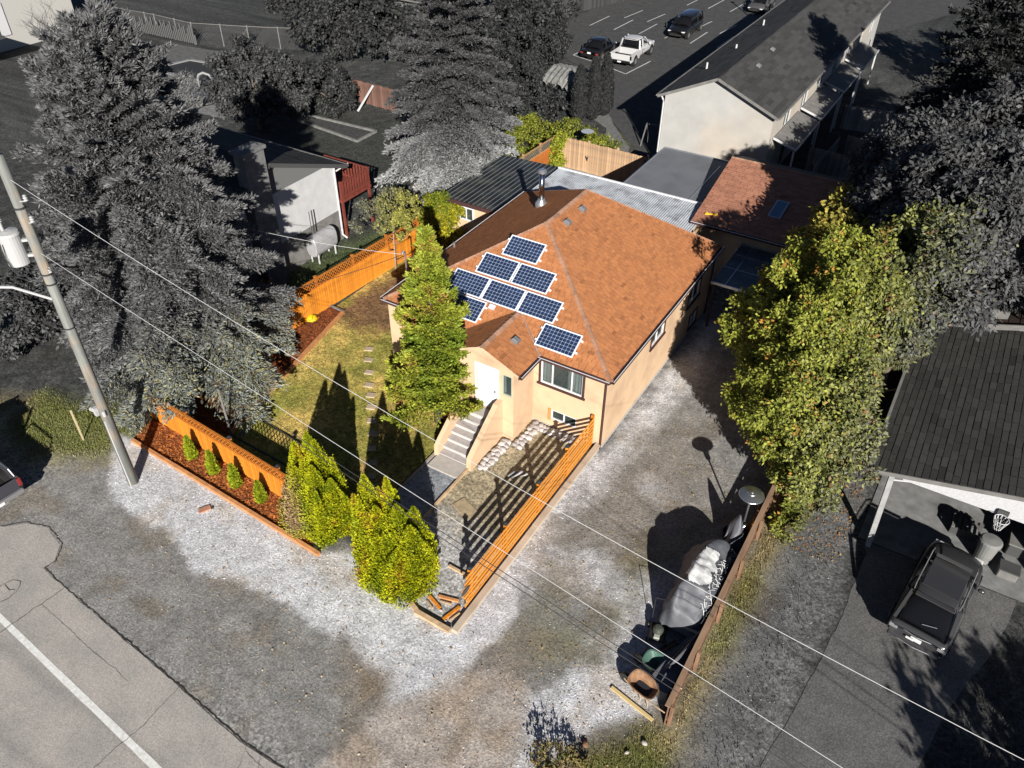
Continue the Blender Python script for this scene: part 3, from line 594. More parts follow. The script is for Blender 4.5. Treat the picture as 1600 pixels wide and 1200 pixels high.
# ---------------------------------------------------------------- shed with dark ribbed roof
SH = thing('shed', 'small beige shed with black ribbed metal roof behind the bungalow', 'shed', (-13, 13.6, 0))
mb = MB(); wall(mb, (0, 10.75, 0), X1, -Y1, -14.75, -11.3, 0, 2.72, [(-14.1, -13.2, 1.55, 2.3)]); wall(mb, (-14.75, 0, 0), -Y1, -X1, -16.4, -10.75, 0, 2.7); wall(mb, (-11.3, 0, 0), Y1, X1, 10.75, 16.4, 0, 2.7); wall(mb, (0, 16.4, 0), -X1, Y1, 11.3, 14.75, 0, 2.7)
mb.build('wall', Mst, SH, w=True); window(SH, (0, 10.75, 0), X1, -Y1, -14.1, -13.2, 1.55, 2.3, mull=(.5,), trim=Mwh, sill=False, curtain=())
Mrib = mat('ribbed_dark', (.016, .019, .024), .45, spec=.35, n1=1.5, amt=.4, dirt=(.07, .07, .06), dscale=1.1); Mrl = mat('rib_edge', (.11, .12, .12), .4)
def ribroof(parent, x0, x1, y0, y1, z0, z1, m, mr, step, axis='y', rib=.03, nm='roof'):
    zz = lambda x: z0+(z1-z0)*(x-x0)/(x1-x0)
    r = MB().add([(x0,y0,z0),(x1,y0,z1),(x1,y1,z1),(x0,y1,z0),(x0,y0,z0-.06),(x1,y0,z1-.06),(x1,y1,z1-.06),(x0,y1,z0-.06)], [(0,1,2,3),(7,6,5,4),(0,4,5,1),(1,5,6,2),(2,6,7,3),(3,7,4,0)]).build(nm, m, parent, w=True)
    if axis == 'y':
        k = int((x1-x0)/step)
        for i in range(k+1):
            x = x0+(x1-x0)*i/k; MB().bar((x, y0-.005, zz(x)+rib*.4), (x, y1+.005, zz(x)+rib*.4), rib, rib).build('rib', mr, r, w=True)
    else:
        k = int((y1-y0)/step)
        for i in range(k+1):
            y = y0+(y1-y0)*i/k; MB().bar((x0-.004, y, z0+rib*.4), (x1+.004, y, z1+rib*.4), rib, rib).build('rib', mr, r, w=True)
    return r
ribroof(SH, -15.05, -11.15, 10.35, 16.85, 2.74, 2.86, Mrib, Mrl, .3)
MB().box(-15.1, -11.1, 10.28, 10.34, 2.62, 2.84).build('fascia', Mbr, SH, w=True)
# ---------------------------------------------------------------- corrugated breezeway roof
BW = thing('patio_cover', 'pale corrugated metal patio roof joining the bungalow and the outbuilding', 'patio cover', (-6.5, 14.5, 0))
Mcor = mat('corrugated_pale', (.34, .36, .39), .5, metal=.1, n1=1.2, amt=.2, dirt=(.09, .09, .10), dscale=1.6)
mb = MB(); n = 74; xs = np.linspace(-11.0, -1.95, n*2+1)
for i, x in enumerate(xs): mb.v += [(x, 12.1, 3.02+(.03 if i % 2 else 0)), (x, 16.15, 3.12+(.03 if i % 2 else 0))]
mb.f += [(2*i, 2*i+2, 2*i+3, 2*i+1) for i in range(len(xs)-1)]; r = mb.build('roof_sheet', Mcor, BW, w=True)
MB().bar((-11, 16.2, 3.14), (-1.95, 16.2, 3.14), .1, .12).build('edge_trim', Mwh, r, w=True)
for x in (-10.8, -6.4, -2.1):
    for y in (12.3, 16.0): MB().bar((x, y, 0), (x, y, 3.0), .1, .1).build('post', Mbr, BW, w=True)
# ---------------------------------------------------------------- outbuilding: grey membrane roof and rust shingle roof
OB = thing('outbuilding', 'long outbuilding with grey flat roof and rust shingle roof with skylight', 'outbuilding', (-2, 18, 0))
mb = MB(); wall(mb, (0, 16.4, 0), X1, -Y1, -7.0, -2.2, 0, 2.95); wall(mb, (0, 14.4, 0), X1, -Y1, -2.2, 3.4, 0, 3.0, [(-1.6, -.7, 0.05, 2.1), (.2, 1.6, .9, 2.1)]); wall(mb, (-7.0, 0, 0), -Y1, -X1, -22, -16.4, 0, 2.95)
wall(mb, (-2.2, 0, 0), -Y1, -X1, -16.4, -14.4, 0, 3.0); wall(mb, (3.4, 0, 0), Y1, X1, 14.4, 22.4, 0, 3.0); wall(mb, (0, 22.4, 0), -X1, Y1, -3.4, 7.0, 0, 2.95); mb.build('wall', Mst, OB, w=True)
window(OB, (0, 14.4, 0), X1, -Y1, .2, 1.6, .9, 2.1, trim=Mwh, curtain=()); MB().fbox((0, 14.4, 0), X1, -Y1, -1.6, -.7, .05, 2.1, -.1, -.05).build('door', Mwh, OB, w=True)
Mmem = mat('membrane_grey', (.125, .13, .145), .6, n1=.9, amt=.08, dirt=(.09, .095, .1), dscale=.7)
gr = MB().add([(-7.15,16.2,3.02),(-2.3,16.2,3.05),(-2.3,22.3,3.05),(-7.15,22.3,3.02),(-7.15,16.2,2.85),(-2.3,16.2,2.88),(-2.3,22.3,2.88),(-7.15,22.3,2.85)], [(0,1,2,3),(7,6,5,4),(0,4,5,1),(1,5,6,2),(2,6,7,3),(3,7,4,0)]).build('flat_roof', Mmem, OB, w=True)
mb = MB(); mb.bar((-7.15, 16.2, 3.04), (-7.15, 22.3, 3.04), .06, .05).bar((-7.15, 22.3, 3.05), (-2.3, 22.3, 3.07), .06, .05).bar((-3.35, 16.3, 3.06), (-3.4, 21.4, 3.06), .04, .03).build('roof_edge', Mmet, gr, w=True)
a, b, c, d = (-2.25, 14.0, 3.28), (3.6, 14.0, 3.28), (3.6, 20.2, 4.25), (-2.5, 20.2, 4.25)
rr = MB().box(-2.2, 3.55, 14.05, 22.3, 3.15, 3.22).build('roof', Mbr, OB, w=True)
for cs in ((a, b, c, d), ((3.6, 22.4, 3.5), (-2.5, 22.4, 3.5), d, c)):
    q, U, V, pl = hipplane(cs); bk = cs[0][1] > 20; shingles('shingles', rr, q, U, V, pl, row=.17, tab=.4, c0=(.06,.058,.055) if bk else (.33,.155,.10), c1=(.04,.04,.04) if bk else (.22,.10,.065))
MB().prism([(-2.25,14.0,3.1),(-2.25,14.0,3.27),(-2.5,20.2,4.23),(-2.5,22.4,3.48),(-2.5,22.4,3.1)], (.05,0,0)).prism([(3.55,14.0,3.1),(3.55,14.0,3.27),(3.55,20.2,4.23),(3.55,22.4,3.48),(3.55,22.4,3.1)], (.05,0,0)).build('gable_board', Mst, rr, w=True)
ridgecap((-2.5,20.2,4.27), (3.6,20.2,4.27), root=rr); gutter((-2.25,14.0,3.28), (3.6,14.0,3.28), -Y1, OB)
so_ = (4.25-3.28)/6.2; f2 = Vector((0, 1, so_)).normalized(); n2_ = Vector((0, -so_, 1)).normalized(); o = Vector((1.0, 15.7, 3.28+1.7*so_))
P = [o+X1*x+f2*y+n2_*z for z in (0, .14) for x, y in ((0,0),(.62,0),(.62,1.5),(0,1.5))]; sk = MB().add(P, [(0,3,2,1),(4,5,6,7),(0,1,5,4),(1,2,6,5),(2,3,7,6),(3,0,4,7)]).build('skylight', Mmet, rr, w=True)
MB().quad(*[o+X1*x+f2*y+n2_*.145 for x, y in ((.06,.06),(.56,.06),(.56,1.44),(.06,1.44))]).build('pane', mat('skylight_blue', (.05, .12, .2), .1, spec=.8), sk, w=True)
t_ = thing('yellow_toy', 'small yellow scrap lying on the corner of the rust outbuilding roof', 'scrap', (-1.55, 14.75, 3.43))
mb = MB(); mb.bar((-.22,-.06,.03), (.22,.1,.03), .09, .05); mb.bar((-.22,-.12,.03), (-.2,.06,.04), .1, .06); mb.bar((.2,.02,.04), (.24,.18,.04), .1, .06); mb.build('toy', mat('toy_yellow', (.7,.42,.03), .5), t_)
# ---------------------------------------------------------------- flat carport right of the house
CP = thing('carport', 'flat dark panel carport roof beside the rear of the bungalow', 'carport', (1.6, 12.4, 0))
Mcp = mat('carport_panel', (.075, .085, .10), .45, n1=1.5, amt=.3, dirt=(.16,.15,.14), dscale=2)
for i, (xa, xb) in enumerate(((.35, .95), (.98, 2.35), (2.38, 3.4))):
    for j, (ya, yb_) in enumerate(((10.25, 11.8), (11.84, 13.2), (13.24, 14.3))): MB().box(xa, xb, ya, yb_, 2.48, 2.52).build('roof_panel', Mcp, CP, w=True)
mb = MB()
for x in (.96, 2.365): mb.bar((x, 10.2, 2.535), (x, 14.35, 2.535), .035, .03)
for y in (11.82, 13.22): mb.bar((.33, y, 2.536), (3.42, y, 2.536), .035, .028)
mb.bar((.3, 10.22, 2.5), (3.45, 10.22, 2.5), .07, .12); mb.bar((.33, 14.33, 2.5), (3.45, 14.33, 2.5), .07, .12); mb.build('rail', Mmet, CP, w=True)
for x, y in ((.45,10.35),(3.3,10.35),(3.3,14.15)): MB().bar((x,y,0),(x,y,2.46), .1, .1).build('post', Mbr, CP, w=True)
# ================================================================== NEIGHBOUR HOUSES
Mgs = mat('grey_shingle', (1, 1, 1), .95, spec=.1, n1=30, amt=.3, attr=True); Mgw = mat('stucco_grey', (.38, .38, .385), .9, n1=2, amt=.08); Mgd = mat('grey_dark', (.05, .05, .05), .8); Mgf = mat('foundation_grey', (.13, .125, .12), .9, n1=3, amt=.2)
Mred = mat('deck_red', (.13, .03, .02), .7, n1=5, amt=.25); Mwg = mat('white_grey', (.42, .42, .43), .5)
def gable_x(name, label, loc, x0, x1, y0, y1, ze, zr, over=.5, yr=None, wallm=None, row=.2, tab=.9, c0=(.045,.045,.045), c1=(.022,.022,.022), holes=(), upper=None):
    t = thing(name, label, 'house', loc); yr = yr or (y0+y1)/2; mb = MB()
    wall(mb, (x1, 0, 0), Y1, X1, y0, y1, 0, ze, holes); wall(mb, (x0, 0, 0), -Y1, -X1, -y1, -y0, 0, ze); wall(mb, (0, y0, 0), X1, -Y1, x0, x1, 0, ze, [(x1-4.5, x1-3, 1, 2.2)]); wall(mb, (0, y1, 0), -X1, Y1, -x1, -x0, 0, ze)
    mb.build('wall', wallm or Mgw, t, w=True); zt = zr-.12
    MB().poly([(x1, y0, ze), (x1, y1, ze), (x1, yr, zt)]).build('gable', upper or wallm or Mgw, t, w=True); MB().poly([(x0, y1, ze), (x0, y0, ze), (x0, yr, zt)]).build('gable', upper or wallm or Mgw, t, w=True)
    s = (zr-ze)/(y1-yr); zo = ze-over*s
    rf = MB(); rf.add([(x0-over, y0-over, zo-.02), (x1+over, y0-over, zo-.02), (x1+over, yr, zr-.02), (x0-over, yr, zr-.02), (x1+over, y1+over, zo-.02), (x0-over, y1+over, zo-.02)], [(3,2,1,0),(5,4,2,3)])
    rf = rf.build('roof', Mgd, t, w=True)
    for cs in (((x0-over, y0-over, zo), (x1+over, y0-over, zo), (x1+over, yr, zr), (x0-over, yr, zr)), ((x1+over, y1+over, zo), (x0-over, y1+over, zo), (x0-over, yr, zr), (x1+over, yr, zr))):
        q, U, V, pl = hipplane(cs); shingles('shingles', rf, q, U, V, pl, row=row, tab=tab, c0=c0, c1=c1, m=Mgs, basem=Mgd)
    for xx in (x1+over, x0-over):
        MB().bar((xx, y0-over, zo-.08), (xx, yr, zr-.08), .05, .2).bar((xx, yr, zr-.08), (xx, y1+over, zo-.08), .05, .2).build('barge_board', Mgd, rf, w=True)
    for yy in (y0-over-.05, y1+over+.05): MB().bar((x0-over, yy, zo-.04), (x1+over, yy, zo-.04), .12, .12).build('gutter', Mgf, rf, w=True)
    return t
N1 = gable_x('neighbour_house', 'grey gabled house with white side wall beyond the orange lattice fence', (-26.5, 3, 0), -29.5, -20, -1.6, 7.8, 4.45, 6.25, .5, upper=mat('gable_grey', (.11, .11, .11), .9), row=.22, tab=.8)
MB().fbox((-20, 0, 0), Y1, X1, -1.6, 7.8, 0, 1.75, .002, .04).build('foundation', Mgf, N1, w=True)
c_ = MB().box(-19.95, -19.3, 1.5, 2.75, 0, 7.2).box(-20.05, -19.2, 1.4, 2.85, 7.2, 7.35).build('chimney', mat('chimney_grey', (.12,.12,.12), .9, n1=3, amt=.3), N1, w=True)
MB().tube([(-19.9,7.72,4.3),(-19.94,7.72,4.0),(-19.94,7.72,.3),(-19.7,7.8,.1)], .06).build('downpipe', Mwg, N1, w=True)
MB().bar((-19.9,7.8,4.0),(-19.6,8.5,4.25), .06, .06).build('eave_brace', Mwg, N1, w=True)
MB().fbox((0,-1.6,0), X1, -Y1, -24.5, -23, 1, 2.2, -.1, -.05).build('window', Mgd, N1, w=True)
dk = MB().box(-23, -19.75, 7.85, 10.3, 2.15, 2.32).build('deck', Mred, N1, w=True)
for x, y in ((-19.85,10.2),(-22.9,10.2),(-19.85,7.95)): MB().bar((x,y,0),(x,y,3.35), .12, .12).build('post', Mred, dk, w=True)
MB().bar((-19.8,7.9,3.3),(-19.8,10.3,3.3), .09, .05).bar((-19.8,10.25,3.3),(-23,10.25,3.3), .09, .05).bar((-19.8,7.9,2.45),(-19.8,10.3,2.45), .05, .08).bar((-19.8,10.25,2.45),(-23,10.25,2.45), .05, .08).build('rail', Mred, dk, w=True)
bal = MB().box(-19.83,-19.78,8.02,8.14,2.35,3.27).build('baluster', Mred, dk, w=True)
for i in range(1, 11): inst(bal, dk, (0, .212*i, 0))
bl2 = MB().box(-22.9,-22.78,10.23,10.27,2.35,3.27).build('baluster', Mred, dk, w=True)
for i in range(1, 14): inst(bl2, dk, (.22*i, 0, 0))
# fuel tank on legs
tk = thing('fuel_tank', 'grey oval fuel tank on legs against the white neighbour wall', 'fuel tank', (-19.45, 5.6, 0))
mb = MB(); P = []; n = 20
for y in (-.85, -.8, .8, .85):
    k = .9 if abs(y) > .82 else 1
    for i in range(n): a = 2*math.pi*i/n; P.append((.36*k*math.copysign(abs(math.cos(a))**.8, math.cos(a)), y, 1.0+.58*k*math.copysign(abs(math.sin(a))**.7, math.sin(a))))
F = [(r*n+i, r*n+(i+1) % n, (r+1)*n+(i+1) % n, (r+1)*n+i) for r in range(3) for i in range(n)]+[tuple(range(n-1, -1, -1)), tuple(range(3*n, 4*n))]
mb.add(P, F).build('tank_body', mat('tank_grey', (.25,.25,.26), .45, n1=3, amt=.1), tk, smooth=False)
for x, y in ((-.25,-.65),(.25,-.65),(-.25,.65),(.25,.65)): MB().bar((x,y,0),(x,y,.55), .06, .06).build('leg', Mwg, tk)
MB().tube([(-.1,-.3,1.55),(-.1,-.3,2.9)], .03).tube([(-.1,-.5,1.55),(-.1,-.5,2.9)], .02).build('pipe', Mgd, tk)
# ---------------------------------------------------------------- townhouse row (ridge along y)
def gable_y(name, label, cat, loc, x0, x1, y0, y1, ze, zr, xr, ovx, ovy, wallm, row, tab, c0, c1, ze1=None, front=True, holes=(), lift=.014):
    t = thing(name, label, cat, loc); mb = MB(); ze1 = ze1 or ze
    if front:
        wall(mb, (0, y0, 0), X1, -Y1, x0, x1, 0, min(ze, ze1)); wall(mb, (0, y1, 0), -X1, Y1, -x1, -x0, 0, min(ze, ze1))
        wall(mb, (x1, 0, 0), Y1, X1, y0, y1, 0, ze1, holes); wall(mb, (x0, 0, 0), -Y1, -X1, -y1, -y0, 0, ze)
        mb.poly([(x0, y0, ze), (x1, y0, ze1), (xr, y0, zr-.1)]); mb.poly([(x1, y1, ze1), (x0, y1, ze), (xr, y1, zr-.1)]); mb.build('wall', wallm, t, w=True)
    sl0 = (zr-ze)/(xr-x0); sl1 = (zr-ze1)/(x1-xr); a0 = ze-ovx*sl0; a1 = ze1-ovx*sl1; rf = MB(); ya, yb_ = y0-ovy, y1+ovy
    rf.add([(x0-ovx, ya, a0-.03), (xr, ya, zr-.03), (x1+ovx, ya, a1-.03), (x0-ovx, yb_, a0-.03), (xr, yb_, zr-.03), (x1+ovx, yb_, a1-.03)], [(0,3,4,1),(1,4,5,2)]); rf = rf.build('roof', Mgd, t, w=True)
    for cs in (((x1+ovx, ya, a1), (x1+ovx, yb_, a1), (xr, yb_, zr), (xr, ya, zr)), ((x0-ovx, yb_, a0), (x0-ovx, ya, a0), (xr, ya, zr), (xr, yb_, zr))):
        q, U, V, pl = hipplane(cs); shingles('shingles', rf, q, U, V, pl, row=row, tab=tab, c0=c0, c1=c1, m=Mgs, basem=Mgd, lift=lift)
    for yy in (ya, yb_): MB().bar((x0-ovx, yy, a0-.07), (xr, yy, zr-.07), .04, .16).bar((xr, yy, zr-.07), (x1+ovx, yy, a1-.07), .04, .16).build('barge_board', Mgf, rf, w=True)
    for xx, zz in ((x0-ovx-.05, a0), (x1+ovx+.05, a1)): MB().bar((xx, ya, zz-.03), (xx, yb_, zz-.03), .1, .1).build('gutter', Mgf, rf, w=True)
    return t, rf
Mtw = mat('stucco_pale', (.30, .295, .285), .9, n1=1, amt=.08, dirt=(.36, .29, .21), dscale=.12)
hw = [(y, y+1.4, 3.0, 4.0) for y in range(29, 56, 4)]+[(y, y+1.0, .1, 2.1) for y in range(30, 56, 5)]
N2, rf = gable_y('townhouse_row', 'long pale gabled townhouse block beside the parking lot', 'townhouse', (-5.5, 40, 0), -9.0, -2.1, 26.3, 57, 4.85, 6.35, -5.7, .35, .45, Mtw, .3, 1.0, (.055,.055,.055), (.032,.032,.032), holes=hw)
for h in hw[:7]: window(N2, (-2.1, 0, 0), Y1, X1, *h, frame=Mwg, curtain=())
for h in hw[7:]: MB().fbox((-2.1, 0, 0), Y1, X1, *h, -.1, -.06).build('door', Mgd, N2, w=True)
slt = (6.35-4.85)/3.6
for x, y in ((-4.7, 30.5), (-4.9, 34)): vent(x, y, 6.35-(x+5.7)*slt+.05, slt, rf)
for x, y in ((-7.9, 30.2), (-7.6, 35), (-7.9, 42)): MB().tube([(x,y,5.1),(x,y,5.75)], .06).build('vent_pipe', Mwg, rf, w=True)
MB().tube([(-9.2,26.1,4.65),(-9.05,26.1,4.4),(-9.05,26.25,4.2),(-9.05,26.25,.2)], .05).build('downpipe', Mwg, N2, w=True)
# ground floor canopies with white posts along its right side
for i, y in enumerate((27, 33, 39, 45)):
    mb = MB(); mb.prism([(-2.05,y,3.0),(-.6,y,2.55),(-.6,y,2.65),(-2.05,y,3.1)], (0,5.4,0)); cn = mb.build('canopy', Mgf, N2, w=True)
    MB().bar((-.58,y-.02,2.62),(-.58,y+5.42,2.62), .05, .14).bar((-2.05,y-.02,3.1),(-.6,y-.02,2.66), .05, .12).build('canopy_trim', Mwg, cn, w=True)
    for yy in (y+.1, y+5.3): MB().bar((-.7,yy,0),(-.7,yy,2.55), .1, .1).build('post', Mwg, cn, w=True)
# ---------------------------------------------------------------- right neighbour with open carport
N3, rf = gable_y('neighbour_house', 'dark ribbed-shingle house with open front carport and white gable', 'house', (14, 6, 0), 9.75, 19.5, 3.4, 11.2, 2.95, 4.16, 14.9, .48, 2.25, Mgd, .22, .6, (.052,.050,.048), (.030,.029,.028), front=False, lift=.014)
# heavier battens shown by the shadow lines of the courses
MB().box(9.9, 19.3, 8.5, 11.1, 0, 2.95).build('wall', Mgw, N3, w=True)
MB().box(15.6, 19.3, 1.3, 8.49, 0, 2.9).build('wall', Mgw, N3, w=True)
mb = MB(); mb.prism([(10.3, 1.32, 2.72), (18.9, 1.32, 2.72), (18.9, 1.32, 3.05), (14.9, 1.32, 4.05), (10.3, 1.32, 2.98)], (0, .12, 0)); mb.build('gable_wall', mat('gable_white', (.36,.36,.37), .8, n1=20, amt=.12), N3, w=True)
MB().bar((9.75, 1.6, 2.62), (9.75, 8.4, 2.62), .16, .2).build('beam', Mgf, N3, w=True)
mb = MB(); mb.bar((10.08,.52,0),(9.95,1.38,2.72), .17, .17); mb.build('post', mat('post_grey', (.2,.2,.2), .7, n1=3, amt=.2), N3, w=True)
MB().bar((9.95,1.4,2.5),(10.6,1.38,2.75), .06, .06).build('brace', Mwg, N3, w=True)
R2, rf2 = gable_y('house_rear_wing', '', '', (14, 16, 0), 10.2, 19.5, 11.4, 20, 3.1, 4.6, 14.9, .45, .12, Mgw, .42, 1.1, (.05,.034,.03), (.03,.024,.022))
for ch in list(R2.children):
    ch.location = R2.location-N3.location; ch.parent = N3
bpy.data.objects.remove(R2)
MB().bar((9.6,11.22,3.05),(14.9,11.22,4.62), .06, .1).bar((14.9,11.22,4.62),(19.9,11.22,3.2), .06, .1).build('flashing', Mgf, rf, w=True)
sk = MB().box(10.65,12.1,11.9,12.6,3.6,3.98).build('skylight', Mgf, rf, w=True); MB().box(10.72,12.03,11.97,12.53,3.985,4.0).build('pane', mat('pane_grey',(.05,.05,.05),.15,spec=.8), sk, w=True)
# things in the carport
t_ = thing('trash_bin', 'tall grey round bin standing in the carport shade edge', 'bin', (13.55, 1.95, .05))
MB().lathe((0,0,0), [(.26,0),(.33,.85),(.36,.86),(.36,.95),(.3,1.0),(.05,1.03)], 20).build('bin_body', mat('bin_grey',(.16,.16,.155),.6), t_, smooth=False); MB().tube([(-.33,0,.7),(-.4,0,.72),(-.33,0,.8)], .02).build('handle', Mgf, t_)
t_ = thing('basketball_hoop', 'basketball hoop with white net fixed to the carport gable', 'basketball hoop', (13.3, 1.28, 2.86))
MB().box(-.16,.16,-.06,.035,-.1,.12).build('bracket', Mgd, t_)
hp = MB(); hp.tube([(.22*math.cos(a), -.3+.22*math.sin(a), 0) for a in np.linspace(0, 6.283, 17)], .012, 6); hp.build('rim', Mwg, t_)
nb = MB()
for i in range(12):
    a = 6.283*i/12; b = a+.5; nb.bar((.22*math.cos(a), -.3+.22*math.sin(a), 0), (.11*math.cos(b), -.3+.11*math.sin(b), -.42), .012, .012); b = a-.5; nb.bar((.22*math.cos(a), -.3+.22*math.sin(a), 0), (.11*math.cos(b), -.3+.11*math.sin(b), -.42), .012, .012)
nb.build('net', Mwg, t_, kind='stuff')
t_ = thing('wooden_crate', 'slatted grey crate lying behind the bin in the carport', 'crate', (12.9, 3.0, .05))
for i in range(6): MB().box(-.5+i*.17,-.4+i*.17,-.35,.35,.3,.34).build('slat', Mgf, t_)
MB().box(-.5,.5,-.35,-.3,0,.3).build('side', Mgd, t_); MB().box(-.5,.5,.3,.35,0,.3).build('side', Mgd, t_)
t_ = thing('storage_box', 'dark lidded storage box at the back of the carport', 'box', (14.6, 2.9, .05)); MB().box(-.4,.4,-.3,.3,0,.5).build('box_body', Mgd, t_, bevel=.03); MB().box(-.44,.44,-.34,.34,.502,.56).build('lid', Mgf, t_, bevel=.02)
t_ = thing('storage_box', 'grey lidded box nearest the driveway beside the bin', 'box', (14.35, 1.65, .05)); MB().box(-.3,.3,-.25,.25,0,.35).build('box_body', Mgf, t_, bevel=.03); MB().box(-.33,.33,-.28,.28,.352,.4).build('lid', Mgd, t_, bevel=.02)
# ---------------------------------------------------------------- far houses at the top
t_ = gable_x('far_house', 'pale far house cut by the top left corner of the photo', (-74, 22, 0), -84, -67.5, 14, 25.5, 9.5, 11.5, .2, row=.5, tab=2, wallm=mat('far_wall', (.33,.32,.30), .9))
MB().fbox((-67.5,0,0), Y1, X1, 17.5, 19, 1.2, 3.8, .01, .1).build('window', Mwg, t_, w=True); MB().fbox((-67.5,0,0), Y1, X1, 17.6, 18.1, 1.3, 3.7, .1, .12).build('pane', Mgd, t_, w=True)
MB().box(-67.4,-62,9,15.5,2.5,2.7).build('porch_roof', Mgd, t_, w=True)
t_ = gable_x('far_house', 'white far house behind the fence at the top of the photo', (-50, 56, 0), -56, -44, 52, 60, 5, 6.8, .4, row=.5, tab=2, wallm=mat('far_white', (.42,.42,.42), .9))
MB().fbox((0,52,0), X1, -Y1, -50, -46.5, .3, 3.2, .002, .06).build('garage_door', Mwg, t_, w=True); MB().fbox((0,52,0), X1, -Y1, -50.1, -46.4, 3.25, 3.35, .002, .1).build('trim', Mgd, t_, w=True)
t_ = gable_x('far_garage', 'grey gabled garage between the far house and the tall spruce', (-40, 47, 0), -44, -36.5, 43.5, 51, 2.8, 5, .5, row=.4, tab=1.2, wallm=mat('far_grey', (.10,.10,.10), .9))
MB().bar((-43.9,42.9,2.2),(-43.2,43.4,.2), .12, .12).build('brace', Mwg, t_, w=True)
t_ = thing('lean_to', 'crumpled grey canvas lean-to beside the three columnar cypresses', 'canopy', (-19.6, 33.6, 0))
mb = MB(); n = 14
for i in range(n+1):
    x = -1.5+3*i/n; d = .12*(i % 2)
    mb.v += [(x, -1.9+.25*math.sin(i), 1.7+d-.3*(i % 3 == 0)), (x, -1.2, 2.1+d), (x, 0, 2.45+d), (x, 1.3, 2.2+d)]
mb.f += [(4*i+j, 4*i+4+j, 4*i+5+j, 4*i+1+j) for i in range(n) for j in range(3)]; mb.build('canvas', mat('canvas_grey', (.13,.13,.125), .8, n1=4, amt=.5, stretch=(4,1,1)), t_)
for x, y in ((-1.4,-1.6),(1.4,-1.6),(-1.4,1.1),(1.4,1.1)): MB().bar((x,y,0),(x,y,2.0), .08, .08).build('post', Mgd, t_)
# ================================================================== FENCES
Mor = mat('cedar_orange', (.50, .175, .016), .7, n1=4, amt=.35, rnd=.16, stretch=(3, 3, .35), dirt=(.30,.10,.012), dscale=3)
Mor2 = mat('cedar_rail', (.36, .115, .015), .7, n1=6, amt=.2)
Mcap = mat('solar_cap', (.02, .022, .025), .25); Mlens = mat('cap_lens', (.5, .55, .6), .15)
def board_fence(name, label, p0, p1, h, bw=.14, gap=.008, m=None, mr=None, lat=.33, post=2.4, group=None, cap=False, proud=.012, side=-1, hj=.0, px=.1, latm=None, posth=None):
    p0, p1 = Vector(p0), Vector(p1); d = p1-p0; L = d.length; t = thing(name, label, 'fence', (p0.x, p0.y, 0), math.atan2(d.y, d.x), group); m = m or Mor; mr = mr or Mor2
    hb = h-lat-.06; proto = MB().box(0, bw-gap, -.011, .011, .04, hb).build('board', m, t); proto.location = (.0, side*.012, 0); k = int(L/bw)
    for i in range(1, k): inst(proto, t, (i*bw, side*(.012+random.uniform(0, proud)), random.uniform(-hj, hj)), (0, 0, 0), (1, 1, random.uniform(1-hj, 1)))
    MB().box(0, L, -side*.012 if side < 0 else -.05, -side*.05 if side < 0 else -.012, .3, .39).build('rail', mr, t); MB().box(0, L, -side*.012 if side < 0 else -.05, -side*.05 if side < 0 else -.012, hb-.2, hb-.11).build('rail', mr, t)
    if lat:
        MB().box(0, L, -.035, .035, hb+.002, hb+.04).build('rail', mr, t); MB().box(0, L, -.045, .045, h-.03, h).build('top_rail', mr, t)
        lb = MB(); s = .19; n = int((L+lat)/s)+1; z0, z1 = hb+.04, h-.03; H_ = z1-z0
        for i in range(-int(H_/s)-1, n):
            for sg, yy in ((1, .006), (-1, -.006)):
                xa, xb = i*s, i*s+H_; za, zb = (z0, z1) if sg > 0 else (z1, z0)
                if xa < 0: za += (zb-za)*(-xa/H_); xa = 0
                if xb > L: zb -= (zb-za)*((xb-L)/max(xb-xa, 1e-6)); xb = L
                if xb-xa > .02: lb.bar((xa, yy, za), (xb, yy, zb), .034, .009, up=(0, 1, 0))
        lb.build('lattice', latm or mr, t, kind='stuff')
    n = max(1, round(L/post)); ph = (posth or h)+(.06 if cap else .02)
    for i in range(n+1):
        x = L*i/n; pm = MB().box(x-px/2, x+px/2, .052 if side < 0 else -.15, .15 if side < 0 else -.052, 0, ph).build('post', mr, t)
        if cap: c_ = .1 if side < 0 else -.1; MB().box(x-.075, x+.075, c_-.075, c_+.075, ph, ph+.05).lathe((x, c_, ph+.05), [(.07,0),(.05,.04),(.02,.06)], 8).build('post_cap', Mcap, pm, label='black solar light cap')
        elif lat: MB().box(x-.065, x+.065, .035 if side < 0 else -.165, .165 if side < 0 else -.035, ph, ph+.03).build('post_cap', mr, pm)
    return t
board_fence('lattice_fence', 'orange cedar fence with lattice top behind the mulch bed facing the street', (-16.75,-8.02,0), (-6.3,-8.72,0), 1.5, cap=True, lat=.36)
board_fence('lattice_fence', 'orange cedar lattice-top fence along the left side of the lawn', (-16.35,-3.4,0), (-15.5,9.0,0), 1.95, side=-1, lat=.44)
Mwe = mat('cedar_weathered', (.34, .22, .13), .85, n1=3, amt=.3, rnd=.2, stretch=(3, 3, .3), dirt=(.2,.15,.11), dscale=2)
Mrw = mat('cedar_rust', (.33, .10, .02), .8, n1=4, amt=.2, rnd=.1, stretch=(3, 3, .4))
board_fence('back_fence', 'rust stained fence with lattice top at the back left corner of the yard', (-14.7,16.6,0), (-14.55,22.75,0), 2.15, m=Mrw, mr=mat('rail_tan', (.36,.2,.09), .8), lat=.5, px=.12, latm=mat('lattice_grey', (.17,.14,.11), .9))
board_fence('back_fence', 'weathered tan board fence across the rear of the yard', (-14.4,22.8,0), (-8.3,22.65,0), 2.1, m=Mwe, mr=Mwe, lat=0, bw=.17, hj=.015)
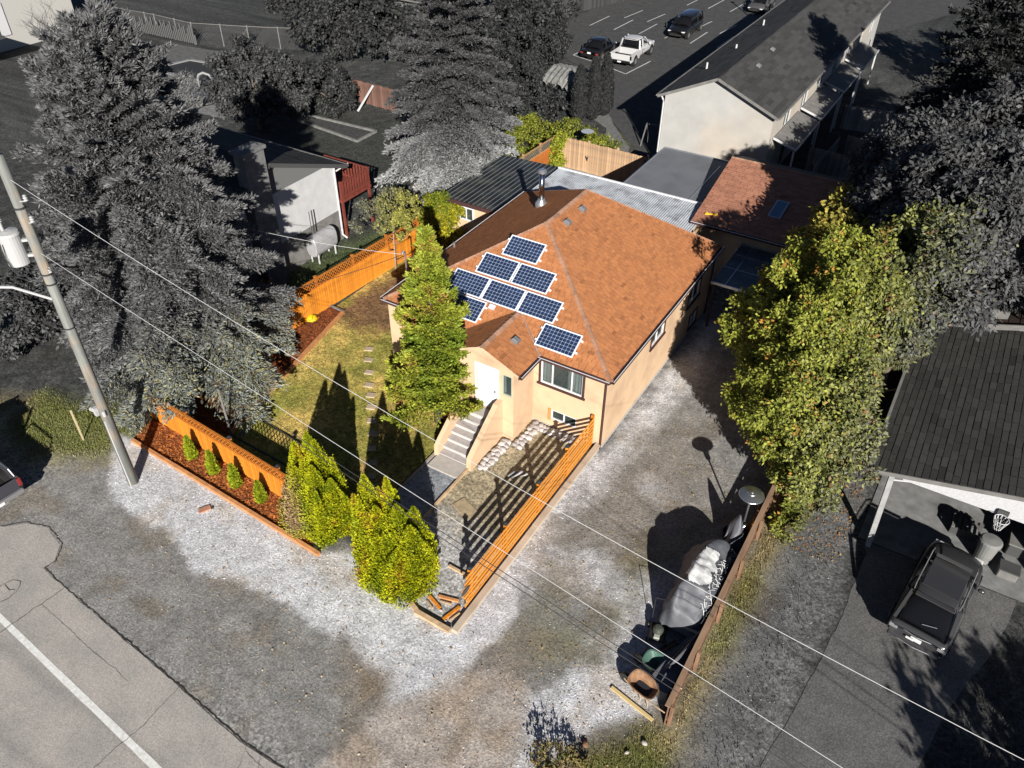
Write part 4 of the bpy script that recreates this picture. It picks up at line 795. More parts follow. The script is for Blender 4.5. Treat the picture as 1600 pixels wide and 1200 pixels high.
Mgb = mat('fence_grey', (.19, .18, .17), .9, n1=4, amt=.35, rnd=.3, stretch=(3, 3, .3)); Mgb2 = mat('fence_dark', (.045, .045, .045), .9, n1=4, amt=.35, rnd=.35, stretch=(3, 3, .3)); Mpk = mat('fence_pinkish', (.12, .065, .05), .9, n1=4, amt=.3, rnd=.3, stretch=(3, 3, .3))
board_fence('leaning_fence', 'short reddish-grey fence panel with a prop on the dark lawn', (-33.6,24.9,0), (-29.2,24.7,0), 1.75, m=Mpk, mr=Mgb2, lat=0, bw=.22, hj=.03)
t_ = thing('fence_prop', 'pale timber leaning on the short reddish-grey fence', 'timber', (-31.9, 23.9, 0)); MB().bar((0,-.6,0),(.5,.85,1.6), .12, .1).build('plank', Mwg, t_)
board_fence('far_fence', 'dark board fence in front of the far garage at the top', (-47,42.5,0), (-33,39.6,0), 2.4, m=Mgb2, mr=Mgb2, lat=0, bw=.3, hj=.03)
board_fence('lot_fence', 'dark tall fence along the far left edge of the parking lot', (-33.5,47,0), (-26,73,0), 2.2, m=mat('fence_black', (.035,.035,.035), .9, rnd=.3), mr=Mgb2, lat=0, bw=.3)
for a, b, lb in (((.6,27.5,0),(.8,33.2,0),'grey slatted yard divider nearest the townhouse gable'), ((1.2,33.6,0),(6.2,33.2,0),'pale grey board fence between the yards beside the dark tree crowns'), ((-.3,39.2,0),(6,40.2,0),'grey board fence further up the townhouse row'), ((-.4,30.4,0),(3.2,30,0),'low grey board fence near the cluttered townhouse yard')):
    board_fence('yard_fence', lb, a, b, 1.8, m=Mgb, mr=Mgb2, lat=0, bw=.2)
# chain link fence by the pool, dense enough to read as a veil
t_ = thing('chain_link_fence', 'long chain link fence with slats behind the swimming pool', 'fence', (-74, 32, 0)); pts = [(-74,32),(-66.8,27.9),(-60,28.4),(-55,28.3),(-50,30.2),(-45,32.5)]
mesh = MB(); 
for i in range(len(pts)-1):
    a, b = Vector((*pts[i], 0)), Vector((*pts[i+1], 0)); L = (b-a).length; k = int(L/.16)
    for j in range(k): q = a+(b-a)*j/k; r = a+(b-a)*min(1, (j+10)/k) ; mesh.bar(q+Z1*.05, r+Z1*1.8, .02, .02); mesh.bar(q+Z1*1.8, r+Z1*.05, .02, .02)
    for j in range(int(L/2.8)+1): q = a+(b-a)*(j*2.8/L); MB().tube([q, q+Z1*1.95], .05, 6).build('post', Mgf, t_, w=True)
    MB().tube([a+Z1*1.85, b+Z1*1.85], .03, 6).build('top_rail', Mgf, t_, w=True)
mesh.build('wire_mesh', mat('wire_grey', (.06,.06,.06), .6), t_, w=True, kind='stuff')
sl_ = MB().box(-.06,.06,-.02,.02,.1,1.7).build('privacy_slat', mat('privacy_grey', (.09,.09,.09), .8), t_)
sl_.location = (8, -3.8, 0)
for i in range(40): x = .25*i; q = Vector((-64.5+x, 28.05+.02*x, 0))-t_.location; inst(sl_, t_, q, scale=(1, 1, random.uniform(.5, 1)))
Mslat = mat('slat_orange', (.56, .215, .03), .65, n1=3, amt=.15, rnd=.12, stretch=(4, .4, 4))
SF = thing('slat_fence', 'orange horizontal slat fence running from the house corner to the street', 'fence', (-.5, -9.2, 0)); ys = [-9.3,-8.6,-6.45,-4.22,-2.08,.0]
for s_ in range(7):
    z = .12+s_*.212
    for i in range(len(ys)-1):
        y0, y1 = ys[i], ys[i+1]
        if i == 0: y0 = -8.65-random.uniform(.2, .75)*(1 if s_ < 6 else .8); 
        MB().box(-.475+random.uniform(0,.006), -.45, y0+.004, y1-.004, z, z+.118).build('slat', Mslat, SF, w=True)
for y in ys[1:]:
    pm = MB().box(-.59,-.48, y-.05, y+.05, 0, 1.58).build('post', Mor, SF, w=True)
    if y < -.5: MB().box(-.61,-.46,y-.075,y+.075,1.582,1.63).lathe((-.535,y,1.63), [(.07,0),(.05,.04),(.02,.055)], 10).build('post_cap', Mcap, pm, w=True, label='black solar light cap')
MB().lathe((0,0,0), [(.001,0),(.001,.0)], 3)
mb = MB(); mb.add([(-.44, -9.02+.24*math.cos(a), .98+.11*math.sin(a)) for a in np.linspace(0, 6.283, 17)[:-1]]+[(-.415, -9.02+.24*math.cos(a), .98+.11*math.sin(a)) for a in np.linspace(0, 6.283, 17)[:-1]], [tuple(range(16)), tuple(range(31, 15, -1))]+[(i, (i+1) % 16, 16+(i+1) % 16, 16+i) for i in range(16)]).build('plaque', Mgd, SF, w=True)
# low weathered fence on the right of the drive
FR = thing('retaining_fence', 'low weathered brown board fence between the gravel drive and the neighbour', 'fence', (6.56, -9.3, 0)); Mbw = mat('board_brown', (.15,.085,.05), .9, n1=4, amt=.35, rnd=.2, stretch=(3, 3, .3))
p_ = MB().box(-.012,.012,0,.17,0,1.0).build('board', Mbw, FR)
for i in range(1, 58): inst(p_, FR, (random.uniform(0,.01), .175*i, 0), scale=(1, 1, random.uniform(.93, 1)))
MB().box(-.10,.045,-.02,10.2,1.004,1.045).build('top_rail', mat('rail_brown', (.22,.14,.09), .85, n1=3, amt=.3, stretch=(1,.2,1)), FR); MB().box(.015,.055,0,10.15,.3,.39).build('rail', Mbw, FR)
for i in range(6): MB().box(.06,.16,.05+2*i-.02,.15+2*i,0,1.0).build('post', Mbw, FR)
# ---- landscape timbers
Mtim = mat('timber_edge', (.42,.19,.075), .85, n1=4, amt=.25, rnd=.1); Mtim2 = mat('timber_pale', (.40,.28,.17), .85, n1=4, amt=.25)
def timber(p, q, label, w=.13, h=.15, m=None, nm='landscape_timber'):
    p, q = Vector((*p, 0)), Vector((*q, 0)); d = q-p; t = thing(nm, label, 'edging', (p.x, p.y, 0), math.atan2(d.y, d.x)); L = d.length; k = max(1, round(L/2.4))
    for i in range(k): MB().box(L*i/k+.004, L*(i+1)/k-.004, -w/2, w/2, 0, h+random.uniform(-.01,.01)).build('timber', m or Mtim, t)
timber((-16.15,-9.42), (-5.95,-9.86), 'orange timber edging between the mulch bed and the street gravel'); timber((-13.15,-7.1), (-15.05,2.0), 'timber edging between the lawn and the left mulch bed', .16); timber((-15.02,2.06), (-15.95,2.1), 'short dark timber closing the back end of the left mulch bed', .1, .12, Mgf)
timber((-3.9,-8.6), (-3.9,-3.35), 'thin timber between the gravel walk and the plot', .08, .12, Mtim2); timber((-5.52,-8.2), (-5.5,-3.2), 'grey timber between the lawn and the gravel walk', .08, .1, mat('timber_grey', (.26,.22,.18), .9))
timber((-.26,-9.95), (-.22,.1), 'cream kerb running under the slat fence', .22, .16, mat('kerb_cream', (.42,.345,.27), .9, n1=3, amt=.12, dirt=(.27,.21,.15), dscale=1.5), 'kerb'); timber((-1.75,-9.98), (-.4,-10.0), 'pale timber at the front corner beside the large cedar', .16, .15, Mtim2); timber((-2.2,-9.75), (-1.72,-9.95), 'short timber stub next to the cedar foot', .14, .13, Mtim2)
timber((-13.1,-7.12), (-6.8,-7.3), 'dark edging strip in the shade behind the street fence', .07, .07, Mgd); timber((-1.9,-7.9), (-.65,-7.95), 'small timber and brick strip behind the front corner', .09, .09, Mtim2)
# ================================================================== POLE AND WIRES
Mpole = mat('pole_wood', (.15,.155,.145), .9, n1=5, amt=.3, stretch=(3,3,.15), dirt=(.30,.20,.12), dscale=.9); Mtr = mat('transformer_grey', (.32,.32,.32), .5, n1=1, amt=.05); Mwire = mat('wire_dark', (.03,.03,.032), .5); Mwirew = mat('wire_bright', (.42,.42,.42), .35)
PX, PY_ = -14.3, -10.87
UP = thing('utility_pole', 'tall weathered utility pole with grey transformer at the street', 'utility pole', (PX, PY_, 0))
MB().tube([(PX,PY_,0),(PX,PY_,6),(PX,PY_,12.9)], [.19,.165,.135], 16).build('pole', Mpole, UP, w=True, smooth=True)
MB().tube([(PX+.05,PY_-.17,.0),(PX+.05,PY_-.15,3.2)], .03).build('cable_guard', Mtr, UP, w=True)
tc = (PX-.42, PY_-.42)
tf = MB().lathe((*tc, 9.55), [(.25,0),(.31,.03),(.31,.95),(.33,.96),(.33,1.0),(.29,1.06),(.1,1.1)], 24).build('transformer', Mtr, UP, w=True, smooth=False)
MB().tube([(tc[0]-.1,tc[1]-.05,10.6),(tc[0]-.1,tc[1]-.05,10.95)], .05).lathe((tc[0]-.1,tc[1]-.05,10.9), [(.05,0),(.09,.03),(.05,.06),(.09,.09),(.05,.12),(.08,.15)], 10).build('bushing', Mtr, tf, w=True)
MB().bar((tc[0]+.2,tc[1]+.2,10.3),(PX,PY_,10.3), .12, .08).bar((tc[0]+.2,tc[1]+.2,9.8),(PX,PY_,9.8), .12, .08).build('bracket', Mtr, tf, w=True)
MB().tube([(tc[0],tc[1]-.32,10.35),(tc[0]-.03,tc[1]-.36,10.0),(tc[0]+.1,tc[1]-.3,9.4),(PX-.1,PY_-.3,9.0)], .012, 5).tube([(tc[0]+.1,tc[1]-.31,10.35),(tc[0]+.1,tc[1]-.36,9.9),(tc[0]+.2,tc[1]-.3,9.4),(PX,PY_-.3,9.0)], .012, 5).build('lead', Mwire, tf, w=True)
for z in (11.3, 9.1, 8.75, 7.1): MB().lathe((PX,PY_,z), [(.175,0),(.175,.05)], 16).build('band', Mwire, UP, w=True)
for dx, z in ((.42, 11.6), (.3, 10.9), (-.3, 11.0), (.12, 9.15)):
    MB().tube([(PX,PY_,z-.1),(PX+dx,PY_+.05,z)], .02).lathe((PX+dx,PY_+.05,z), [(.03,0),(.07,.03),(.035,.07),(.07,.1),(.035,.14),(.06,.17),(.02,.2)], 10).build('insulator', Mtr, UP, w=True)
la = MB().tube([(PX-.1,PY_-.1,8.2),(PX-.8,PY_-.75,8.75),(PX-1.8,PY_-1.6,8.9),(PX-3,PY_-2.5,8.8)], .045, 8).build('street_light_arm', Mtr, UP, w=True)
MB().blob((PX-3.35,PY_-2.8,8.78), .3, 1.2, 1, .3, j=0, n=12, m=8).build('lamp_head', Mtr, la, w=True)
mt = MB().box(PX-.32,PX-.18,PY_-.22,PY_-.06,3.35,3.7).build('meter_box', Mtr, UP, w=True); MB().bar((PX-.2,PY_-.12,3.6),(PX+.22,PY_-.12,3.62), .05, .05).tube([(PX-.42,PY_-.2,3.6),(PX-.3,PY_-.2,3.6)], .08, 10).tube([(PX+.2,PY_-.14,3.5),(PX+.2,PY_-.14,3.72)], .06, 8).build('camera', Mtr, mt, w=True)
def wire(name, label, a, b, sag, r, m, group=None, mid=None):
    a, b = Vector(a), Vector(b); t = thing(name, label, 'wire', a, 0, group); n = 40; pts = []
    for i in range(n+1):
        k = i/n; p = a+(b-a)*k; p.z -= sag*4*k*(1-k); pts.append(p-a)
    MB().tube(pts, r, 5).build('wire', m, t); return t
wire('power_line', 'uppermost bright power line crossing the house front from the pole', (PX+.15,PY_,12.2), (52,-10.9,9.5), 3.4, .007, Mwirew)
wire('power_line', 'lower bright power line crossing the gravel to the bottom edge', (PX+.15,PY_,9.85), (30,-10.9,1.2), .15, .007, Mwirew)
wire('telephone_line', 'upper of the two dark telephone lines across the drive', (PX+.1,PY_,9.35), (30,-10.9,.9), .55, .010, Mwire)
wire('telephone_line', 'lower of the two dark telephone lines across the drive', (PX+.1,PY_,9.15), (30,-10.9,.65), .6, .010, Mwire)
wire('service_drop', 'white service cable running to the mast on the house corner', (-20.5,-1.2,5.3), (-11.0,2.0,4.52), .25, .009, Mwirew)
wire('service_drop', 'dark service cable from the pole to the house mast', (PX,PY_+.15,7.1), (-11.0,1.98,4.5), .5, .013, Mwire)
for i, (dx, dz) in enumerate(((0,9.0),(.05,8.7),(.1,7.15))): wire('street_cable', ['upper cable leaving the pole to the left edge','middle cable leaving the pole above the lamp arm','lowest dark cable leaving the pole to the lower left'][i], (PX-.1,PY_-.05,dz), (-50,-13+i*-1,dz-.6), .8, .013, Mwire)
# second short pole-like things
t_ = thing('marker_stake', 'thin pale wooden stake standing in the weeds left of the pole', 'stake', (-17.9,-10.4,0)); MB().bar((0,0,0),(-.1,.05,1.5), .06, .04).build('stake', mat('stake_pale', (.4,.33,.2), .8), t_)
t_ = thing('metal_post', 'slim grey metal post at the corner of the left mulch bed', 'post', (-13.1,-7.1,0)); MB().tube([(0,0,0),(0,0,2.45)], .045, 10).build('tube', Mgf, t_); MB().lathe((0,0,2.46), [(.06,0),(.06,.06),(.02,.09)], 10).build('cap', Mblk, t_)
# ================================================================== YARD THINGS
Mrk = mat('river_rock', (.40,.37,.36), .85, n1=6, amt=.2, rnd=.35, bmp=(.3,.02)); Mstp = mat('stepping_stone', (.34,.27,.19), .9, n1=5, amt=.2, rnd=.12)
steps_ = [(-12.1,.35),(-11.6,-.3),(-11.0,-1.0),(-10.42,-1.7),(-9.92,-2.2),(-9.42,-2.8),(-8.85,-3.45),(-8.3,-4.05),(-7.8,-4.75),(-7.25,-5.35),(-6.85,-5.95)]
ordn = ['farthest','second farthest','third farthest','fourth farthest','fifth farthest','middle','fifth nearest','fourth nearest','third nearest','second nearest','nearest']
for i, (x, y) in enumerate(steps_):
    t_ = thing('stepping_stone', ordn[i]+' tan stepping stone to the street on the lawn path', 'stepping stone', (x, y, .0), R_(25+random.uniform(-8,8)), 'stepping stones across the lawn')
    s = .2 if i < 8 else .17; MB().box(-s, s, -s*.8, s*.8, 0, .06).build('slab', Mstp, t_, bevel=.02)
RB = thing('rock_border', 'border of pale river rocks at the foot of the house and stair wall', 'rock border', (-3, -.5, 0))
rk = []; path = [(-3.55,-3.35),(-3.55,-1.65),(-3.05,-1.62),(-3.0,-.1),(-1.0,-.1)]; protos = [MB().blob((0,0,0), .15, 1.1, .85, .55, .14, 9, 6).build('rock', Mrk, RB, smooth=True) for _ in range(4)]
for i in range(len(path)-1):
    a, b = Vector((*path[i], 0)), Vector((*path[i+1], 0)); L = (b-a).length; k = int(L/.2)
    for j in range(k):
        for r in range(2):
            q = a+(b-a)*((j+random.uniform(-.2,.2))/k)+Vector((random.uniform(-.04,.04)+r*.2*(i % 2 == 0 or 0)-0*.1, -r*.2*(i % 2), 0)); rk.append(q)
for i, q in enumerate(rk):
    s = random.uniform(.75, 1.15); o = protos[i] if i < 4 else inst(protos[i % 4], RB, (0,0,0), name='rock'); o.location = Vector((q.x, q.y, .06))-RB.location; o.rotation_euler = (0, 0, random.uniform(0, 6)); o.scale = (s*1.1, s, s)
t_ = thing('flagstone', 'flat tan flagstone lying in the gravel plot', 'slab', (-2.85,-5.45,.0), R_(-20)); MB().box(-.5,.5,-.28,.28,0,.045).build('slab', Mslab, t_, bevel=.012)
t_ = thing('curved_stone', 'pale curved stone lying in the striped fence shadow', 'stone', (-2.1,-3.0,0), R_(35)); MB().tube([(-.38,-.1,.08),(-.15,.03,.1),(.15,.06,.1),(.38,-.04,.08)], [.06,.12,.11,.06], 10).build('stone', Mrk, t_, smooth=True)
Myel = foliage('flower_petals', .2); Mpot = mat('terracotta', (.30,.12,.06), .8, n1=5, amt=.15)
t_ = thing('chrysanthemum', 'round bright yellow chrysanthemum in the left mulch bed', 'flower', (-16.0,.8,0)); n = 900
d = rng.normal(0, 1, (n, 3)); d[:, 2] = abs(d[:, 2]); d /= np.linalg.norm(d, axis=1)[:, None]; c = d*np.array([.3,.3,.27])*rng.uniform(.85,1.05,(n,1)); a_ = np.cross(d, rng.normal(0,1,(n,3))); a_ /= np.linalg.norm(a_, axis=1)[:, None]; b_ = np.cross(d, a_); s = .03
npmesh('blooms', np.stack([c-a_*s, c-b_*s, c+a_*s, c+b_*s], 1).reshape(-1, 3), 4, np.repeat(np.where(rng.random((n,1)) < .85, np.array([[.75,.5,.01]]), np.array([[.1,.14,.02]])), 4, 0), Myel, t_)
MB().tube([(0,0,0),(0,0,.2)], .03).build('stem', mat('stem_green', (.05,.07,.02), .8), t_)
for nm, lb, x, y, z in (('potted_plant', 'small potted plant on the landing beside the white front door', -5.12, -1.78, SZ), ('potted_plant', 'grey pot with a low plant at the foot of the stair wall', -5.65, -3.1, 0)):
    t_ = thing(nm, lb, 'plant pot', (x, y, z)); MB().lathe((0,0,0), [(.08,0),(.12,.22),(.13,.22),(.13,.26),(.1,.26)], 14).build('pot', Mpot if z else Mgf, t_)
    mb = MB(); 
    for i in range(26): a = random.uniform(0,6.28); r = random.uniform(.05,.17); mb.add([(0,0,.25),(r*math.cos(a),r*math.sin(a),.38+random.uniform(-.05,.1)),(r*math.cos(a+.5),r*math.sin(a+.5),.36)], [(0,1,2)])
    mb.build('leaves', mat('leaf_plain', (.12,.12,.03), .7) if z else MATS['stem_green'], t_)
# loose bricks, kindling by the front corner
Mbrk = mat('old_brick', (.34,.17,.11), .9, n1=8, amt=.25)
t_ = thing('brick', 'lone broken reddish brick slab on the pale gravel by the street', 'brick', (-10.93,-10.45,.01), R_(60)); MB().box(-.22,.22,-.12,.12,0,.05).build('brick', Mbrk, t_, bevel=.01); MB().box(.24,.3,-.1,.02,0,.04).build('chip', Mgd, t_)
for i, (lb, x, y, a, L, m) in enumerate((('yellow plank offcut lying flat at the front corner', -1.45,-9.35,-20,.62,'c'),('brown plank offcut crossing behind the yellow one', -1.15,-9.0,15,.7,'b'),('orange plank offcut along the kerb corner', -.75,-9.4,75,.7,'c'))):
    t_ = thing('wood_offcut', lb, 'wood', (x, y, .016), R_(a), 'offcuts at the front corner'); MB().box(-L/2, L/2, -.055, .055, 0, .06).build('offcut', Mor if m == 'c' else Mtim, t_, bevel=.008); MB().bar((-L/3,-.16,.02),(L/4,-.2,.05), .05, .04).build('splinter', Mtim2, t_)
# patio heater
ht = thing('patio_heater', 'tall chrome patio heater with round reflector behind the low fence', 'patio heater', (6.12,-1.4,0)); Mchr = mat('brushed_steel', (.42,.43,.44), .28, metal=.9)
MB().lathe((0,0,0), [(.24,0),(.24,.05),(.2,.08),(.2,.62),(.14,.7),(.05,.72)], 20).build('base', Mchr, ht); MB().tube([(0,0,.7),(0,0,1.75)], .035, 12).build('pole', Mchr, ht); MB().lathe((0,0,1.75), [(.09,0),(.11,.05),(.11,.28),(.07,.33)], 16).build('burner', Mchr, ht)
MB().lathe((0,0,2.12), [(.43,0),(.42,.015),(.28,.07),(.16,.10),(.15,.115),(.06,.13),(.05,.15),(.01,.155)], 32).build('reflector', Mchr, ht, smooth=False)
# tarp covered pile
tp = thing('tarp_pile', 'grey tarpaulin draped over a pile against the low fence', 'tarp', (5.75,-4.0,0))
Mtarp, t, p = nodes('tarp_grey'); p.inputs['Roughness'].default_value = .6; nz = noise(t, 1.6, 4); c = mixc(t, (.055,.058,.068), (.085,.088,.10), ramp(t, nz, .4, .6)); t.links.new(c, p.inputs['Base Color']); bump(t, p, noise(t, 6, 3, (1,.5,1)), .35, .03)
gx, gy = 56, 110; V = []; F = []
for j in range(gy):
    v = j/(gy-1); y = -6.45+v*5.0; q1 = vn(np.array([v*6.]), np.array([3.3]))[0]; hh = .98+.3*math.sin(v*5.4)+.3*(q1-.5)+.45*math.exp(-((v-.93)/.05)**2)-.35*math.exp(-((v-.8)/.05)**2)
    wl = 5.05-.25*math.exp(-((v-.12)/.09)**2)+.18*math.sin(v*7+1)+max(0, v-.62)*1.9-max(0, v-.86)*1.2; wr = 6.42-max(0, v-.88)*4.2; wr = max(wr, wl+.25); cxm = (wl+wr)/2; hwm = (wr-wl)/2; e = min(1, (1-v)/.04+.15, v/.05+.15)**.5
    for i in range(gx):
        u = i/(gx-1); th = math.pi*(1-u); cx_ = math.copysign(abs(math.cos(th))**.7, math.cos(th)); sn = max(0, math.sin(th))**.6
        f1 = math.sin(v*34+4*vn(np.array([u*5]), np.array([v*8]))[0]); fold = .05*f1*(1-sn)*1.6+.02*math.sin(v*60+i*.2); pk = .5*(fbm(np.array([u*2.5+3]), np.array([v*4.5]), 1, 4)[0]-.5); rdg = .22*math.exp(-((u-.35-.2*v)/.09)**2)
        V.append((cxm+cx_*hwm+fold*(-1 if u < .5 else 1)-5.75, y+4.0+.03*f1, max(.012, sn*e*(hh+pk+rdg)-.05*(u > .7)*f1*sn)))
for j in range(gy-1):
    for i in range(gx-1): F.append((j*gx+i, j*gx+i+1, (j+1)*gx+i+1, (j+1)*gx+i))
mb = MB(); mb.add(V, F); mb.build('tarp_sheet', Mtarp, tp, smooth=True)
Mtw2 = mat('tarp_white', (.50,.50,.50), .5, n1=5, amt=.2)
def tv(j, i, d=.02): a = V[j*gx+i]; return (a[0]-(.01 if i < gx/2 else -.012), a[1], a[2]+d)
patch = [(.20,.42),(.26,.34),(.42,.40),(.56,.46),(.60,.56),(.50,.55),(.44,.64),(.36,.56),(.30,.62),(.22,.52)]
mb = MB(); JJ, II = np.meshgrid(np.arange(gy-1), np.arange(gx-1), indexing='ij'); dd_ = sdpoly(JJ.ravel()/gy, II.ravel()/gx, patch).reshape(JJ.shape)+.03*(fbm(JJ*.3, II*.3, 1, 3)-.5)
for j in range(gy-1):
    for i in range(gx-1):
        if dd_[j, i] > 0: mb.quad(tv(j, i), tv(j, i+1), tv(j+1, i+1), tv(j+1, i))
mb.build('white_patch', Mtw2, tp)
mb = MB()
for k in range(34):
    j0 = int(gy*(.12+.68*k/34)); i0 = random.randint(int(gx*.62), int(gx*.74)); ln_ = random.randint(5, 12); mb.tube([tv(min(gy-1, max(0, j0+int(2.2*math.sin(q*.8+k)))), min(gx-2, i0+q), .03) for q in range(0, ln_, 2)], .011, 4)
mb.build('lashing', Mtw2, tp, kind='stuff')
tl = thing('folded_tarp', 'long folded grey plastic sheet slumped against the low fence', 'plastic sheet', (6.2,-7.0,0))
for k in range(4): MB().prism([(-.62+.13*k,-1.35+.1*k,.18+.14*k),(-.45+.12*k,-.75,.42+.15*k),(-.05+.08*k,.55,.42+.15*k),(.08+.06*k,.95,.25+.15*k),(.14+.06*k,.9,.22+.15*k),(.02+.08*k,.5,.38+.15*k),(-.38+.12*k,-.8,.38+.15*k)], (.05,.03,.07)).build('fold', mat('sheet_grey%d' % 0, (.09,.09,.10), .4) if k == 0 else MATS['sheet_grey0'], tl)
MB().prism([(.12,-1.7,.05),(-.1,-1.7,.05),(-.5,-1.35,.1),(.05,.9,.15),(.22,.9,.15)], (.02,0,.5)).build('sheet', MATS['sheet_grey0'], tl)
t_ = thing('planter', 'round terracotta planter standing by the tarp end', 'planter', (5.55,-5.75,0)); MB().lathe((0,0,0), [(.2,0),(.3,.55),(.34,.55),(.34,.65),(.29,.65),(.27,.5),(.02,.49)], 22).build('pot', Mpot, t_); MB().tube([(-.3,-.2,.7),(-.1,-.32,.68),(.1,-.32,.68)], .015).build('cord', Mwirew, t_)
for lb, x, y, r, h, m_ in (('black bucket standing beside the heater base', 5.75,-1.75,.2,.4,Mblk),('grey bucket behind the black bucket at the fence', 6.1,-2.1,.16,.35,Mgf),('black tub between the planter and the fence', 6.05,-5.9,.26,.3,Mblk)):
    t_ = thing('bucket', lb, 'bucket', (x, y, 0)); MB().lathe((0,0,0), [(r*.8,0),(r,h),(r*1.08,h),(r*1.08,h+.03),(r*.93,h+.03),(r*.75,.05),(.01,.05)], 18).build('bucket_body', m_, t_); MB().tube([(-r,0,h),(-r*.6,.1,h+.16),(r*.6,.1,h+.16),(r,0,h)], .01, 5).build('handle', Mgf, t_)
for lb, x, y, a, L, hh in (('dark pipe leaning behind the mower against the fence', 5.7,-6.3,-20,1.5,.9),('dark board lying between the mower and the plastic sheet', 5.6,-7.1,60,1.1,.06),('rusty angle iron behind the tubs', 6.15,-5.3,80,1.2,.5)):
    t_ = thing('scrap_bar', lb, 'bar', (x, y, 0), R_(a)); MB().bar((-L/2,0,.03),(L/2,0,hh), .07, .04).build('bar', Mgf if hh > .5 else Mbw, t_); MB().bar((-L/2,.08,.03),(L/2,.1,hh*.9), .03, .03).build('rod', Mblk, t_)
t_ = thing('firewood', 'orange-brown logs stacked upright between the heater and the low fence', 'firewood', (6.38,-.9,0))
for i in range(8): MB().tube([(random.uniform(-.08,.08),-.5+.15*i,.0),(random.uniform(-.05,.1),-.5+.15*i,.75+random.uniform(0,.25))], .07, 7).build('split_log', Mbw if i % 3 else Mor, t_)
# engine / mower
t_ = thing('lawn_mower', 'black push mower with engine parked beside the plastic sheet', 'lawn mower', (5.22,-6.7,0), R_(15))
MB().box(-.26,.26,-.35,.35,.14,.26).build('deck', Mblk, t_, bevel=.05)
for i, (x, y) in enumerate(((-.3,-.28),(.3,-.28),(-.3,.3),(.3,.3))): MB().tube([(x-.03,y,.1),(x+.03,y,.1)], .1, 14).build('wheel', Mblk, t_)
MB().lathe((0,-.02,.26), [(.17,0),(.17,.16),(.12,.2),(.1,.26),(.02,.27)], 16).build('engine', mat('engine_dark', (.05,.055,.045), .35), t_); MB().box(-.1,.08,-.3,-.16,.262,.34).build('air_filter', mat('engine_pale', (.28,.29,.25), .4), t_, bevel=.01)
MB().tube([(-.24,.33,.2),(-.24,.75,.9),(.24,.75,.9),(.24,.33,.2)], .015, 6).build('handle', Mblk, t_)
# wheelbarrows
def barrow(label, loc, rz, m, mi):
    t_ = thing('wheelbarrow', label, 'wheelbarrow', loc, rz); P = []; n = 20
    for k, (sx, sy, z) in enumerate(((.28,.2,.28),(.44,.31,.52),(.47,.34,.54),(.43,.30,.53),(.26,.18,.31))):
        for i in range(n): a = 6.283*i/n; P.append((sx*math.copysign(abs(math.cos(a))**.6, math.cos(a)), sy*math.copysign(abs(math.sin(a))**.6, math.sin(a)), z+.05*math.cos(a)*(k in (1,2,3))))
    F = [(r*n+i, r*n+(i+1) % n, (r+1)*n+(i+1) % n, (r+1)*n+i) for r in range(4) for i in range(n)]+[tuple(range(n-1,-1,-1)), tuple(4*n+i for i in range(n))]
    mb = MB(); mb.add(P, F); mb.build('tray', m, t_); MB().box(-.24,.24,-.16,.16,.312,.325).build('load', mi, t_)
    for s in (-1, 1): MB().tube([(.62,s*.06,.2),(.1,s*.2,.27),(-.75,s*.3,.5),(-.95,s*.3,.52)], .02, 6).tube([(-.3,s*.22,.3),(-.38,s*.24,.0),(-.1,s*.22,.0),(-.05,s*.2,.28)], .014, 6).build('handle', Mtim2 if s > 0 else Mblk, t_)
    MB().tube([(.62,-.05,.18),(.62,.05,.18)], .18, 18).build('wheel', Mblk, t_)
barrow('rusty orange wheelbarrow on the pale gravel near the fence end', (5.62,-8.75,0), R_(168), mat('rust_tray', (.20,.11,.06), .7, n1=5, amt=.4), mat('load_dark', (.02,.02,.025), .6)); barrow('dark green wheelbarrow tucked behind the rusty one', (5.72,-7.9,0), R_(174), mat('green_tray', (.05,.10,.08), .45), Mblk)
t_ = thing('plank', 'long pale plank lying in front of the rusty wheelbarrow', 'plank', (5.5,-9.2,.01), R_(-12)); MB().box(-.75,.75,-.05,.05,0,.05).build('plank', mat('plank_pale', (.5,.38,.18), .8), t_)
for i, (x, y, a) in enumerate(((5.35,-7.55,70),(5.5,-7.5,62),(5.1,-7.6,75))): t_ = thing('iron_bar', ['leftmost','middle','rightmost'][i]+' of three thin grey bars leaning behind the green wheelbarrow', 'bar', (x+.6*0, y, .0), R_(a)); MB().bar((-.3,0,.02),(.3,0,.2), .025, .02).build('bar', Mgf, t_)
for i, (x, y) in enumerate(((-.2,0),)): pass
t_ = thing('firewood', 'small stack of orange split wood between the barrow and the fence', 'firewood', (6.35,-8.1,0), R_(80))
for i in range(7): MB().bar((-.25+.02*i, -.1+.035*(i % 4)*2, .05+.08*(i//4)), (.25, -.1+.035*(i % 4)*2+.03, .06+.08*(i//4)), .06, .06).build('split_log', Mor, t_)
t_ = thing('satellite_dish', 'pale round satellite dish mounted above the rear board fence', 'satellite dish', (-12.9,23.6,0)); MB().tube([(0,0,0),(0,0,2.2)], .04).build('mast', Mgf, t_); MB().lathe((0,0,0), [(.42,.12),(.3,.05),(.02,0)], 20).build('dish', mat('dish_grey', (.3,.32,.35), .4), t_).location = (0,0,2.25); t_.children[1].rotation_euler = (R_(50), 0, R_(30))
for i, (x, y, a, lb) in enumerate(((-10.9,21.2,20,'orange plank lying on the patio by the rear fence'),(-11.6,21.9,60,'grey board leaning near the vine on the patio'))): t_ = thing('plank', lb, 'plank', (x, y, .035), R_(a)); MB().box(-.7,.7,-.12,.12,0,.05).build('plank', Mor if i == 0 else Mgb, t_)
t_ = thing('fire_pit_base', 'round stone bench pad beside the neighbour pool', 'pad', (-43,18.2,.03)); MB().lathe((0,0,0), [(.7,0),(.7,.25),(.5,.3),(.05,.3)], 12).build('pad', Mgf, t_)
